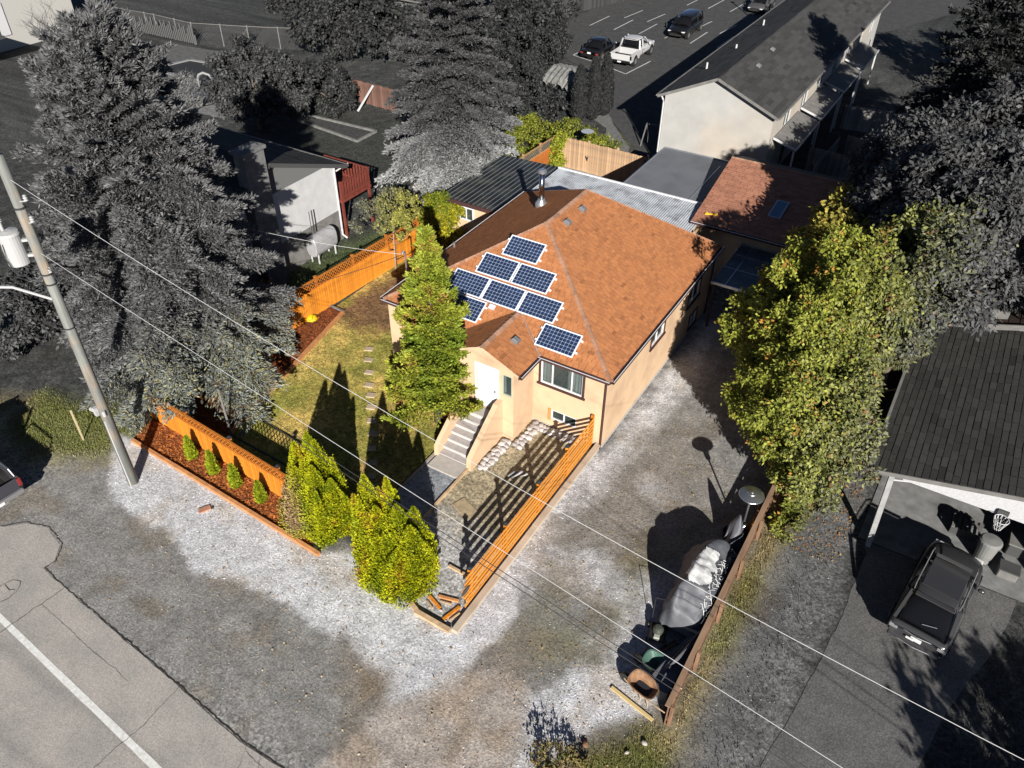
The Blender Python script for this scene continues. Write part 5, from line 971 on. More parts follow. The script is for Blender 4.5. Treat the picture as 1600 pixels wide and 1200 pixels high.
# street lamp and sign in the lot
t_ = thing('lamp_post', 'thin dark lamp post between the parked sedan and the townhouse roof', 'lamp post', (-12.6,61,0)); MB().tube([(0,0,0),(0,0,4.5)], .07, 8).build('pole', Mgd, t_); MB().blob((0,0,4.6), .22, 1, 1, .5, 0, 10, 6).build('lamp', Mgf, t_)
t_ = thing('picnic_frame', 'dark swing frame in the shade beside the townhouse corner', 'frame', (-11.2,28.6,0))
MB().bar((0,0,0),(.3,0,1.7), .08, .06).bar((.6,0,0),(.3,0,1.7), .08, .06).bar((.3,0,1.65),(2.0,.3,1.65), .06, .06).bar((2.0,.3,1.65),(2.2,.3,0), .07, .06).build('frame', Mgf, t_)
# ================================================================== VEHICLES
Mtyre = mat('tyre', (.015,.015,.015), .85); Mrim = mat('alloy', (.35,.35,.36), .3, metal=.7); Mglass = mat('car_glass', (.006,.006,.007), .05, spec=.5); Mtail = mat('tail_lamp', (.16,.02,.02), .15); Mtailg = mat('tail_lamp_grey', (.16,.16,.165), .12); Mlamp = mat('head_lamp', (.5,.5,.5), .1); Mplate = mat('plate_white', (.5,.5,.5), .5); Mund = mat('underbody', (.01,.01,.01), .9)
def loft(rows):
    """rows: (y, [(half width, z), ...]) from sill up to the centre line"""
    mb = MB(); k = len(rows[0][1]); P = []
    for y, pr in rows:
        for w_, z in pr: P.append((w_, y, z))
        for w_, z in reversed(pr[:-1] if pr[-1][0] == 0 else pr): P.append((-w_, y, z))
    n = len(P)//len(rows); F = []
    for i in range(len(rows)-1):
        for j in range(n-1): F.append((i*n+j, i*n+j+1, (i+1)*n+j+1, (i+1)*n+j))
        F.append((i*n+n-1, i*n, (i+1)*n, (i+1)*n+n-1))
    F.append(tuple(range(n))); F.append(tuple(reversed(range(len(rows)*n-n, len(rows)*n)))); return mb.add(P, F)
def sub(o, lv=2):
    m = o.modifiers.new('subdivision', 'SUBSURF'); m.levels = m.render_levels = lv; o.data.shade_smooth(); return o
def car(name, label, cat, loc, rz, L, W, paint, kind='suv', tail=None, glass=None, plate=True, det=2):
    t = thing(name, label, cat, loc, rz); h = L/2; w_ = W/2; belt = .98 if kind in ('suv','van') else .86; tail = tail or Mtail
    hood = belt+.02 if kind != 'sedan' else belt-.02; nose = h; cab0 = -h+(.16 if kind in ('suv','van') else (.75 if kind == 'hatch' else 1.0)); cabf = h-1.25
    if kind == 'pickup': cab0 = -h+1.95; belt = 1.12; hood = 1.15
    g = .24
    rows = [(-h, [(w_*.80,g+.12),(w_*.86,.55),(w_*.84,belt-.2),(w_*.7,belt-.12),(0,belt-.1)]), (-h+.06, [(w_*.9,g),(w_*.96,.6),(w_*.93,belt-.06),(w_*.8,belt),(0,belt+.01)]), (-h+.5, [(w_*.95,g),(w_,.62),(w_*.97,belt-.05),(w_*.86,belt+.01),(0,belt+.03)]),
            (-.1, [(w_*.96,g),(w_,.6),(w_*.98,belt-.06),(w_*.88,belt),(0,belt+.02)]), (cabf-.1, [(w_*.96,g),(w_,.6),(w_*.98,belt-.08),(w_*.88,belt-.01),(0,belt+.03)]), (h-.6, [(w_*.95,g),(w_*.99,.58),(w_*.95,hood-.16),(w_*.8,hood-.07),(0,hood-.02)]),
            (h-.15, [(w_*.86,g),(w_*.92,.52),(w_*.86,hood-.28),(w_*.7,hood-.2),(0,hood-.14)]), (h, [(w_*.6,g+.1),(w_*.7,.5),(w_*.64,hood-.36),(w_*.5,hood-.3),(0,hood-.26)])]
    body = sub(loft(rows).build('body', paint, t), det)
    top = {'suv':1.62,'van':1.75,'sedan':1.42,'hatch':1.46,'pickup':1.85}[kind]; r0 = cab0+(.82 if kind in ('suv',) else .22 if kind in ('van','pickup') else .6); r1 = cabf-(.75 if kind != 'van' else .6)
    gl = [(cab0-.02, [(w_*.80,belt-.05),(w_*.74,belt+.04),(0,belt+.05)]), (cab0+(r0-cab0)*.5, [(w_*.88,belt-.05),(w_*.80,belt+(top-belt)*.5),(0,belt+(top-belt)*.58)]), (r0, [(w_*.9,belt-.05),(w_*.74,top-.06),(0,top-.01)]), ((r0+r1)/2, [(w_*.91,belt-.05),(w_*.76,top-.03),(0,top+.01)]), (r1, [(w_*.9,belt-.05),(w_*.73,top-.07),(0,top-.02)]), ((r1+cabf)/2, [(w_*.88,belt-.05),(w_*.78,belt+(top-belt)*.48),(0,belt+(top-belt)*.56)]), (cabf+.05, [(w_*.8,belt-.05),(w_*.72,belt+.0),(0,belt+.03)])]
    sub(loft(gl).build('cabin_glass', glass or Mglass, t), det)
    ro = [(r0-.08, [(w_*.5,top-.06),(w_*.5,top-.05),(0,top-.03)]), (r0, [(w_*.76,top-.08),(w_*.72,top-.01),(0,top+.035)]), ((r0+r1)/2, [(w_*.78,top-.06),(w_*.74,top+.02),(0,top+.055)]), (r1, [(w_*.75,top-.09),(w_*.71,top-.02),(0,top+.03)]), (r1+.08, [(w_*.5,top-.08),(w_*.5,top-.07),(0,top-.02)])]
    roof_ = sub(loft(ro).build('roof', paint, t), 1)
    for s in (-1, 1):
        for y0, y1, z0, z1, xa, xb in ((cab0+.02, r0+.02, belt-.02, top-.06, .85, .745), (cabf-.02, r1+.02, belt-.02, top-.07, .84, .74)): MB().bar((s*w_*xa, y0, z0), (s*w_*xb, y1, z1), .09, .07).build('pillar', paint, t)
        ym = (r0+r1)/2-.05; MB().bar((s*w_*.915, ym, belt-.04), (s*w_*.785, ym, top-.03), .08, .05).build('pillar', Mblk, t)
        mr = MB().blob((s*(w_+.1), cabf-.45, belt+.06), .13, .9, .6, .6, 0, 10, 6).build('mirror', paint, t, smooth=True)
        MB().box(min(s*(w_-.02), s*(w_+.004)), max(s*(w_-.02), s*(w_+.004)), -.9, 1.0, g+.03, g+.12).build('sill_trim', Mund, t)
        for y in (-h+.85, h-.9):
            wh = thing('wheel', None, None); wh.parent = t; wh.location = (s*(w_-.11), y, .34)
            MB().lathe((0,0,0), [(.22,-.11),(.34,-.10),(.35,0),(.34,.10),(.22,.11)], 24).build('tyre', Mtyre, wh).rotation_euler = (0, R_(90), 0)
            rb = MB().lathe((0,0,0), [(.21,-.115),(.21,.115)], 20); rb.build('rim', Mrim, wh).rotation_euler = (0, R_(90), 0)
            MB().tube([(s*(w_*.78), y, .36), (s*(w_*1.003), y, .36)], .41, 24).build('wheel_arch', Mund, t)
            wh.location.x = s*(w_-.08)
        x0, x1 = sorted((s*w_*.62, s*w_*.93)); MB().box(x0, x1, -h+.03-.05, -h+.2, belt-.28, belt-.14).build('tail_lamp', tail, t, bevel=.03)
        x0, x1 = sorted((s*w_*.5, s*w_*.84)); MB().box(x0, x1, h-.32, h-.06, hood-.34, hood-.24).build('headlight', Mlamp, t, bevel=.03)
    if plate: MB().box(-.16,.16,-h-.035,-h-.01,.62,.76).build('number_plate', Mplate, t)
    MB().box(-w_*.86, w_*.86, -h-.06, -h+.1, .36, .54).build('bumper', paint if kind != 'pickup' else Mrim, t, bevel=.04)
    MB().box(-w_*.6, w_*.6, h-.12, h+.01, .34, .52).build('grille', Mblk, t, bevel=.02)
    return t
Mpd_ = mat('paint_dark', (.034,.034,.036), .2, spec=.6); Mpk_ = mat('paint_black', (.008,.008,.009), .15, spec=.6); Mpw_ = mat('paint_white', (.36,.36,.365), .3)
sv_ = car('parked_suv', 'dark grey SUV parked tail-out in front of the neighbour carport', 'car', (12.42,-.95,.03), R_(-8), 4.5, 1.84, Mpd_, 'suv', Mtailg, det=2)
# roof rails, panoramic pane, rear glass edge and hatch details of the near SUV
MB().box(-.54,.54,-.95,.4,1.662,1.682).build('roof_pane', mat('roof_glass', (.03,.03,.032), .1, spec=.7), sv_, bevel=.01)
MB().box(-.54,.54,.47,.62,1.64,1.655).build('deflector', Mgd, sv_, bevel=.005)
for s in (-1, 1): MB().tube([(s*.66,-1.2,1.58),(s*.68,-1.0,1.66),(s*.68,.6,1.66),(s*.66,.85,1.58)], .018, 6).build('roof_rail', Mrim, sv_)
MB().tube([(-.05,-2.0,1.16),(.35,-1.93,1.24)], .012, 5).build('wiper', Mrim, sv_); MB().tube([(-.72,-2.19,.83),(0,-2.3,.84),(.72,-2.19,.83)], .016, 6).build('hatch_strip', Mrim, sv_); MB().tube([(-.78,-2.26,.42),(0,-2.36,.42),(.78,-2.26,.42)], .016, 6).build('bumper_strip', Mrim, sv_); MB().box(-.58,.58,-1.44,-1.26,1.60,1.64).build('spoiler', Mpd_, sv_, bevel=.015)
MB().box(-.28,-.04,-2.345,-2.33,.66,.74).build('plate_letters', Mplate, sv_)
car('parked_car', 'black hatchback beside the white pickup in the lot', 'car', (-22.75,45.4,.02), R_(2), 4.4, 1.8, Mpk_, 'hatch', det=1); car('parked_van', 'black SUV facing the camera under the tree shadow in the lot', 'car', (-18.75,55.6,.02), R_(180), 4.9, 1.95, Mpk_, 'van', det=1); car('parked_sedan', 'dark sedan at the top of the parking lot near the townhouse roof', 'car', (-15.3,68.0,.02), R_(180), 4.6, 1.8, mat('paint_grey', (.06,.06,.06), .2), 'sedan', det=1); car('parked_sedan', 'dark car cut by the top edge of the photo', 'car', (-22.9,73.5,.02), R_(180), 4.6, 1.8, Mpk_, 'sedan', det=1)
def pickup(label, loc, rz, paint, L=5.7, W=2.0, bars=False, dirty=None):
    t = thing('pickup_truck', label, 'pickup truck', loc, rz); h = L/2; w_ = W/2; b = 1.12; g = .42
    sub(loft([(.2-h+1.75, [(w_*.96,g),(w_,.7),(w_*.98,b-.06),(w_*.9,b),(0,b+.01)]), (.25-h+1.75, [(w_*.96,g),(w_,.7),(w_*.98,b-.06),(w_*.9,b),(0,b+.01)]), (h-1.5, [(w_*.96,g),(w_,.7),(w_*.98,b-.06),(w_*.9,b),(0,b+.03)]), (h-.5, [(w_*.95,g),(w_*.99,.68),(w_*.95,b-.12),(w_*.82,b-.03),(0,b+.04)]), (h-.1, [(w_*.88,g),(w_*.92,.66),(w_*.86,b-.2),(w_*.72,b-.12),(0,b-.05)]), (h, [(w_*.8,g+.05),(w_*.84,.62),(w_*.78,b-.3),(w_*.62,b-.24),(0,b-.18)])]).build('body', paint, t), 2)
    bd = MB(); y0, y1 = -h+.05, -h+1.98
    for s in (-1, 1): x0, x1 = sorted((s*w_*.99, s*(w_-.12))); bd.box(x0, x1, y0, y1, g+.05, b)
    bd.box(-w_+.12, w_-.12, y1-.06, y1, .6, b); bed = bd.build('bed', paint, t, bevel=.03); MB().box(-w_+.13, w_-.13, y0+.07, y1-.07, .55, .62).build('bed_floor', Mund, t)
    MB().box(-w_+.12, w_-.12, -h, -h+.06, g+.08, b-.01).build('tailgate', paint, t, bevel=.02)
    cab0, r0, r1, cf, top = -h+2.0, -h+2.2, h-2.35, h-1.45, 1.86
    for nm, m, rows, lv in (('cabin_glass', Mglass, [(cab0, [(w_*.9,b-.05),(w_*.84,b+.1),(0,b+.12)]), (r0, [(w_*.9,b-.05),(w_*.77,top-.08),(0,top-.03)]), (r1, [(w_*.9,b-.05),(w_*.76,top-.08),(0,top-.03)]), (cf, [(w_*.85,b-.05),(w_*.8,b+.02),(0,b+.05)])], 1), ('roof', paint, [(r0-.1, [(w_*.6,top-.1),(w_*.6,top-.06),(0,top-.03)]), (r0, [(w_*.8,top-.1),(w_*.75,top),(0,top+.04)]), (r1, [(w_*.79,top-.1),(w_*.74,top),(0,top+.04)]), (r1+.1, [(w_*.6,top-.1),(w_*.6,top-.07),(0,top-.02)])], 1)): sub(loft(rows).build(nm, m, t), lv)
    for s in (-1, 1):
        for ya, yb2, xa, xb in ((cab0+.02, r0, .9, .78), ((r0+r1)/2, (r0+r1)/2, .93, .79), (cf-.02, r1, .86, .77)): MB().bar((s*w_*xa, ya, b-.03), (s*w_*xb, yb2, top-.06), .12, .08).build('pillar', paint, t)
        MB().box(*sorted((s*(w_+.02), s*(w_+.22))), cf-.45, cf-.3, b, b+.25).build('mirror', Mblk if paint is not Mpw_ else paint, t, bevel=.03)
        MB().box(*sorted((s*w_*.86, s*w_*1.0)), -h-.02, -h+.1, .72, b-.06).build('tail_lamp', Mtail if bars else Mpk_, t, bevel=.02); MB().box(*sorted((s*w_*.55, s*w_*.85)), h-.14, h+.0, .78, .95).build('headlight', Mlamp, t, bevel=.02)
        MB().box(*sorted((s*w_*1.0, s*w_*1.012)), cab0+.5, cab0+.53, g+.1, b-.05).build('door_seam', Mund, t); MB().box(*sorted((s*w_*1.0, s*w_*1.02)), cab0+.7, cab0+.9, .95, .99).build('door_handle', Mblk, t)
        for y in (-h+1.05, h-1.0):
            wh = thing('wheel', None, None); wh.parent = t; wh.location = (s*(w_-.1), y, .4)
            MB().lathe((0,0,0), [(.25,-.13),(.39,-.11),(.4,0),(.39,.11),(.25,.13)], 24).build('tyre', Mtyre, wh).rotation_euler = (0, R_(90), 0); MB().lathe((0,0,0), [(.24,-.132),(.24,.132)], 20).build('rim', Mrim, wh).rotation_euler = (0, R_(90), 0); MB().tube([(s*w_*.7,y,.44),(s*w_*1.004,y,.44)], .47, 24).build('wheel_arch', Mund, t)
    MB().box(-w_*.92, w_*.92, -h-.16, -h-.005, .48, .66).build('bumper', Mrim if bars else Mpk_, t, bevel=.03); MB().box(-.16,.16,-h-.18,-h-.165,.5,.62).build('number_plate', Mplate, t)
    if bars:
        for s in (-1, 1): MB().tube([(s*(w_-.1),y0+.1,b),(s*(w_-.12),y0+.25,b+.28),(s*(w_-.14),y1-.2,b+.32),(s*(w_-.1),y1,b)], .035, 8).build('bed_rail', Mchr, t)
    return t
pickup('white crew cab pickup parked in the lot', (-19.75,45.9,.02), R_(2), Mpw_)
pk = pickup('dark pickup with chrome bed rails cut by the left edge of the photo', (-19.75,-14.2,.02), R_(86), mat('paint_charcoal', (.035,.035,.042), .3), bars=True)
mb = MB(); [mb.bar((-.5+.25*i,-2.3,.66+.1*(i % 3)),(-.2+.2*i,-1.3,.75+.05*i), .14, .08) for i in range(4)]; mb.build('load', mat('load_brown', (.12,.08,.055), .8), pk)
# ================================================================== TREES
Mfol = foliage('foliage', .22); Mbark = mat('bark', (.10,.08,.065), .95, n1=6, amt=.4, stretch=(3,3,.4)); Mbarkg = mat('bark_grey', (.09,.09,.09), .95, n1=6, amt=.4, stretch=(3,3,.4))
def nrm(a): return a/np.maximum(np.linalg.norm(a, axis=1), 1e-9)[:, None]
def blades(c, d, u, L, W):                       # diamond leaves: base c, direction d, width direction u
    L = np.asarray(L).reshape(-1, 1); W = np.asarray(W).reshape(-1, 1); return np.stack([c, c+d*L*.45-u*W, c+d*L, c+d*L*.45+u*W], 1).reshape(-1, 3)
def tree_trunk(t, h, r, m, limbs=0, lean=(0, 0), lz=(.2, .8), ll=1.5, n=8):
    mb = MB(); mb.tube([(0,0,0),(lean[0]*.3,lean[1]*.3,h*.35),(lean[0]*.7,lean[1]*.7,h*.7),(lean[0],lean[1],h)], [r,r*.75,r*.45,r*.12], n); mb.build('trunk', m, t, smooth=True)
    for i in range(limbs):
        a = i*2.4+random.uniform(-.3,.3); k = lz[0]+(lz[1]-lz[0])*i/max(1, limbs-1); b = Vector((lean[0]*k, lean[1]*k, h*k)); L = ll*random.uniform(.7,1.2)*(1.15-k*.6); d = Vector((math.cos(a), math.sin(a), .5)); d2 = Vector((math.cos(a+.3), math.sin(a+.3), .9))
        MB().tube([b, b+d*L*.5, b+d*L*.5+d2*L*.5], [r*.4, r*.25, r*.08], 6).build('limb', m, t, smooth=True)
def conifer(name, label, loc, h, R, z0, pw, nbr, colf, droop=.25, tw=.5, ln=.16, wd=.028, dens=1., trunkm=None, seed=1, cat='tree', up0=.1, rag=.25, per=9):
    g = np.random.default_rng(seed); t = thing(name, label, cat, loc); tree_trunk(t, h*.97, .035*h**.75*.6+.08, trunkm or Mbarkg)
    C_, D_, U_, Ls, Ws, Pc = [], [], [], [], [], []; zs = z0+(h-z0)*(np.arange(nbr)/nbr)**.92; br = MB()
    for i, z in enumerate(zs):
        k = (z-z0)/(h-z0); r = R*max(.03, (1-k))**pw*g.uniform(1-rag, 1+rag*.5); a = i*2.39996+g.uniform(-.35,.35); ca, sa = math.cos(a), math.sin(a); upk = up0+.9*k*k
        n = max(4, int(r*11*dens)); s = np.linspace(.12, 1, n); zz = z+r*(upk*s-droop*(1-k)*s*s*1.2+.10*(1-k)*s**4)
        P = np.stack([ca*r*s, sa*r*s, zz], 1)
        if i % 3 == 0: br.tube([(0,0,z), tuple(P[n//2]), tuple(P[-1])], [.045*(1-k)+.015,.025*(1-k)+.01,.006], 5)
        ds = nrm(np.gradient(P, axis=0)); side = np.array([-sa, ca, 0.])
        for sg in (-1, 1, 0):
            m = max(2, int(5*tw*dens)+2) if sg else 2; Lt = (tw*r*.42*(1-s*.75)+.16)*g.uniform(.7,1.2,n) if sg else np.full(n, .1)
            for q in range(m):
                f = (q+1)/m; pos = P+(side*sg*.85+ds*.5)*(Lt*f)[:, None]+np.array([0,0,-1])*(Lt*f*f*.35)[:, None]+g.normal(0,.03,(n,3))
                for e in range(max(1, per//3)):
                    d = nrm(side*sg*.7+ds*.8+g.normal(0,.45,(n,3))+np.array([0,0,.25])); u = nrm(np.cross(d, g.normal(0,1,(n,3)))); C_.append(pos+g.normal(0,.03,(n,3))); D_.append(d); U_.append(u); Ls.append(ln*g.uniform(.7,1.3,n)); Ws.append(wd*g.uniform(.7,1.3,n)); Pc.append(np.stack([np.full(n,k), s, g.random(n)],1))
    br.build('branches', trunkm or Mbarkg, t, kind='stuff'); C_ = np.concatenate(C_); D_ = np.concatenate(D_); U_ = np.concatenate(U_); Pc = np.concatenate(Pc)
    col = colf(C_+np.array(loc), Pc, g); V = blades(C_, D_, U_, np.concatenate(Ls), np.concatenate(Ws)); npmesh('crown', V, 4, np.repeat(col, 4, 0), Mfol, t); return t
def lerp(a, b, k): return np.array(a)[None]*(1-k)+np.array(b)[None]*k
def col_sp1(P, q, g):
    k = np.clip(((P[:,0]+16.6)*.34+(P[:,1]+5.4)*-.10+(2.6-P[:,2])*.32)+.15*g.normal(0,1,len(P)), 0, 1)[:, None]; v = (.65+.7*g.random((len(P),1)))
    c = lerp((.085,.086,.088),(.145,.146,.148),q[:, 2:3])*(1-k)+lerp((.19,.21,.195),(.26,.24,.12),(g.random((len(P),1)) < .3)*1.)*k; return c*v
def col_sp2(P, q, g):
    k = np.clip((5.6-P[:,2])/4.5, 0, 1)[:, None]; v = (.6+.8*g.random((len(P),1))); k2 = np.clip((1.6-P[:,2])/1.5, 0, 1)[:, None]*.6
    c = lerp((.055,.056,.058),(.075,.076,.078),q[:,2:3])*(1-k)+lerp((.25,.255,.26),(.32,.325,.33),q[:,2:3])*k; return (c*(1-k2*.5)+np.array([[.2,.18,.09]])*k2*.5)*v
def col_pine(P, q, g):
    v = .6+.8*g.random((len(P),1)); n = fbm(P[:,0]*1.3, P[:,2]*1.3+P[:,1], 1, 3)[:, None]; c = lerp((.14,.19,.018),(.29,.30,.035),np.clip((n-.3)*2.5,0,1)); b = (n > .64)*(g.random((len(P),1)) < .4)*(q[:,1:2] < .85); return (c*(1-b)+np.array([[.30,.14,.05]])*b)*v
conifer('spruce_tree', 'huge grey-blue spruce over the front left fence beside the utility pole', (-17.7,-4.9,0), 14.2, 4.8, 1.7, .50, 235, col_sp1, droop=.42, tw=.75, ln=.19, wd=.028, dens=1.1, seed=3, per=12, rag=.26)
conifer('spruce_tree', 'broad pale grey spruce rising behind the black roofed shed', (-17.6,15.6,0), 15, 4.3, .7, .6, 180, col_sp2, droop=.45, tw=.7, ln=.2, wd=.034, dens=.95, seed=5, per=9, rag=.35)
conifer('pine_tree', 'bright green conical pine in front of the bungalow left of the door', (-6.5,-2.0,0), 8.8, 2.15, 1.1, 1.0, 105, col_pine, droop=.05, tw=.9, ln=.14, wd=.034, dens=1.35, trunkm=Mbark, seed=8, per=11, up0=.12, rag=.35)
# ---- leafy crowns made of clumps
def leafy(name, label, loc, clumps, n, colf, L=.16, W=.05, droop=.5, trunk=None, seed=1, cat='tree', shell=.55, sprig=9, flat=0., bark=None, limbs=6, sub=34, crown='crown'):
    """clumps: (x,y,z,rx,ry,rz) in local metres; leaves sit in sprigs spread over lumpy shells"""
    g = np.random.default_rng(seed); t = thing(name, label, cat, loc)
    if trunk: tree_trunk(t, trunk[0], trunk[1], bark or Mbark, limbs, trunk[2] if len(trunk) > 2 else (0,0), ll=trunk[3] if len(trunk) > 3 else 1.8)
    vol = np.array([(c[3]*c[4]*c[5])**(2/3) for c in clumps]); vol /= vol.sum(); CC = []; DD = []; SS = []
    for c, f in zip(clumps, vol):
        m = max(4, int(sub*f*len(clumps))); d = nrm(g.normal(0,1,(m,3))); r = shell+(1-shell)*g.random((m,1))**.5; cen = np.array(c[:3])+d*r*np.array(c[3:6]); rad = g.uniform(.13,.27,(m,1))*min(c[3:6])+.08   # sub-clumps
        k = max(1, int(n*f/m/sprig)); dd = nrm(g.normal(0,1,(m*k,3))+np.repeat(d,k,0)*.8+np.array([0,0,.35])); pos = np.repeat(cen,k,0)+dd*np.repeat(rad,k,0)*g.uniform(.5,1.1,(m*k,1)); CC.append(pos); DD.append(dd)
    P = np.concatenate(CC); D = np.concatenate(DD); nn = len(P); P = np.repeat(P, sprig, 0); D = np.repeat(D, sprig, 0); j = g.normal(0, L*.55, P.shape); P = P+j
    d = nrm(D*.7+g.normal(0,.6,P.shape)-np.array([0,0,droop])); u = nrm(np.cross(d, D+g.normal(0,.35,P.shape))); sp = np.repeat(g.random((nn,1)), sprig, 0)
    col = colf(P+np.array(loc), sp, g); npmesh(crown, blades(P, d, u, L*g.uniform(.6,1.3,len(P)), W*g.uniform(.7,1.3,len(P))), 4, np.repeat(col, 4, 0), Mfol, t); return t
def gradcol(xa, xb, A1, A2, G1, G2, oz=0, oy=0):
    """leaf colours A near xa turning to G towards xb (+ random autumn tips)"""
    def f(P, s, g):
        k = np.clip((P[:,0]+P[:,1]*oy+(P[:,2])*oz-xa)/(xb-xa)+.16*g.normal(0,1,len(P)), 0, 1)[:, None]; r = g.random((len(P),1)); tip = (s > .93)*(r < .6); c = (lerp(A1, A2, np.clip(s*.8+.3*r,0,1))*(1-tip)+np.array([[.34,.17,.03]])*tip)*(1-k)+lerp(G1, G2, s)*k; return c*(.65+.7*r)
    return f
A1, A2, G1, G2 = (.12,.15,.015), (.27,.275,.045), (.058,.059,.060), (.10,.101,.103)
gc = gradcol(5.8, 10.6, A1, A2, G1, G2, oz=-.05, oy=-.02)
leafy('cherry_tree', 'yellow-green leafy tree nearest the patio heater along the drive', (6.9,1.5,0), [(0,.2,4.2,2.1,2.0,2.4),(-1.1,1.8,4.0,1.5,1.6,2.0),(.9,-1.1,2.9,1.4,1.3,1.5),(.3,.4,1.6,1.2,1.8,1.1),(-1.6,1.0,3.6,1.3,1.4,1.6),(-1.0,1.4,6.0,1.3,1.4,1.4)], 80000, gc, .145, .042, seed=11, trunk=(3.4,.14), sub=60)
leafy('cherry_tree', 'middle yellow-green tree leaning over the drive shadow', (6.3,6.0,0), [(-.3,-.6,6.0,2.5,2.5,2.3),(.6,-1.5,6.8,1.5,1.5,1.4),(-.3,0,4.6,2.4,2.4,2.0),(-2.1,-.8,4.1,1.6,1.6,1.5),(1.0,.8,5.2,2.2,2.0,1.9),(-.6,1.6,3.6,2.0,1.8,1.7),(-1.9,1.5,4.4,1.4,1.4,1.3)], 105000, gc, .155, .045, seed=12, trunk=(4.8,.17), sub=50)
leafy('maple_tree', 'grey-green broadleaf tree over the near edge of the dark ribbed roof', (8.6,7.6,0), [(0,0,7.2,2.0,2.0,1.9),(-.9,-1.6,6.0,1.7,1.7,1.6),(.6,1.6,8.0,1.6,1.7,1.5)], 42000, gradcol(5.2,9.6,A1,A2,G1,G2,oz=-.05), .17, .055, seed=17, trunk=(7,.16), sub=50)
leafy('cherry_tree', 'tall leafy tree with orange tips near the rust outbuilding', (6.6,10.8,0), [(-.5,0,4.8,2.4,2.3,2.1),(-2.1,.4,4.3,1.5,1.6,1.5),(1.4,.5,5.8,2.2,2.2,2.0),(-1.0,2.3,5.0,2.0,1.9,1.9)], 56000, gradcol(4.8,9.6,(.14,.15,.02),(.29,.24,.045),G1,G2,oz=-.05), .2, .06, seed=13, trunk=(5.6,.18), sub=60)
gg = gradcol(-5, -4, A1, A2, (.045,.046,.047), (.08,.081,.083))
leafy('maple_tree', 'broad dark grey tree filling the right edge above the carport roof', (10.8,12.5,0), [(0,0,7.2,3.2,3.0,2.6),(2.3,-1.2,6.8,2.4,2.2,2.0),(-1.6,2.5,7.2,2.6,2.6,2.2),(2.5,2.5,8.2,2.8,2.8,2.4),(-1,-2.4,6.0,2.0,2.0,1.8)], 70000, gg, .23, .06, seed=14, trunk=(7.5,.25), sub=60)
leafy('maple_tree', 'tall grey broadleaf tree rising behind the orange-tipped tree', (8.4,11.6,0), [(0,0,8.2,2.3,2.3,2.0),(-1.3,.6,6.8,1.8,1.9,1.7),(1.2,-1,9.0,2.0,2.0,1.8),(-.2,-.6,9.4,1.4,1.4,1.3)], 46000, gg, .23, .06, seed=16, trunk=(9,.2), sub=50)
leafy('maple_tree', 'dark grey broadleaf tree behind the rust outbuilding', (5.6,20.5,0), [(.6,-.4,5.6,2.4,2.3,2.0),(2.6,.4,6.4,2.6,2.6,2.3),(4.8,2.0,7.6,3.0,3.0,2.6),(2.4,-2.2,5.4,2.2,2.2,2.0),(7.5,0,8,3,3,2.6)], 70000, gg, .25, .065, seed=15, trunk=(6,.22), sub=60)
def col_dk(P, s, g): return np.array([[.03,.031,.031]])*(.5+1.0*g.random((len(P),1)))*(.7+.7*s)
def col_mid(P, s, g): return np.array([[.05,.051,.052]])*(.5+1.0*g.random((len(P),1)))*(.7+.7*s)
def col_c3(P, q, g): return np.array([[.032,.033,.033]])*(.5+g.random((len(P),1)))
conifer('fir_tree', 'dark drooping fir shading the right part of the townhouse roof', (7.8,27.6,0), 14.5, 3.6, 4.5, .5, 120, col_c3, droop=.5, tw=.7, ln=.3, wd=.06, dens=.6, seed=21, per=7)
conifer('fir_tree', 'tall dark fir at the upper right corner of the photo', (12.0,30,0), 14, 4.4, 1, .55, 120, col_c3, droop=.5, tw=.7, ln=.32, wd=.065, dens=.6, seed=22, per=7)
leafy('leafy_tree', 'loose grey tree crown at the top right beyond the firs', (12,47,0), [(0,0,6,4,4,3),(4,2,7,4,4,3),(-3,3,6,3,3,2.5),(7,-3,7,4,4,3)], 26000, col_mid, .34, .1, seed=23, trunk=(6,.3))
leafy('leafy_tree', 'dense dark round tree in the middle of the upper left yard', (-35.5,17.0,0), [(0,0,3.4,2.7,2.6,2.3),(1.4,1.3,2.8,1.7,1.8,1.7),(-1.6,.6,3.0,2.0,2.0,1.8)], 32000, col_mid, .22, .07, seed=31, trunk=(3.6,.25))
leafy('leafy_tree', 'lower dark bushy tree right of the dense round one', (-33.6,22.0,0), [(0,0,1.8,1.9,2.0,1.6),(-1.4,.8,1.9,1.6,1.6,1.5)], 22000, col_dk, .22, .07, seed=32, trunk=(1.8,.18))
leafy('leafy_tree', 'wide black crowned tree at the top left centre with its dark shadow', (-42,32,0), [(0,0,3.8,3.4,3.2,2.6),(3.4,1,3.6,3.0,2.8,2.4),(-3.4,1.2,3.6,2.8,2.8,2.3),(1.4,-1.4,3.0,2.6,2.4,2.0),(5.6,1.0,3.2,2.2,2.2,2.0)], 36000, col_dk, .3, .1, seed=33, trunk=(4,.35))
leafy('leafy_tree', 'dark tree crown at the top behind the pale spruce', (-27.5,43,0), [(0,0,4,3.2,3.2,2.8),(-4,3,4.4,3.4,3.4,3),(1,-5,3,2.6,2.6,2.4),(-2.6,-1,3.4,2.8,2.8,2.5)], 32000, col_dk, .3, .1, seed=34, trunk=(4,.3))
leafy('hedge_bush', 'dark grey shrub mass between the pale spruce and the cypresses', (-20.2,29,0), [(0,0,1.1,2.1,2.0,1.4),(-2.6,3.2,1.4,2.0,2.0,1.6),(-4.4,7,2,2.2,2.6,2.2),(1.8,-1.2,1.2,1.6,1.8,1.5),(-5.5,10.5,2,2.4,2.6,2.2)], 30000, col_dk, .2, .06, seed=35, cat='shrub')
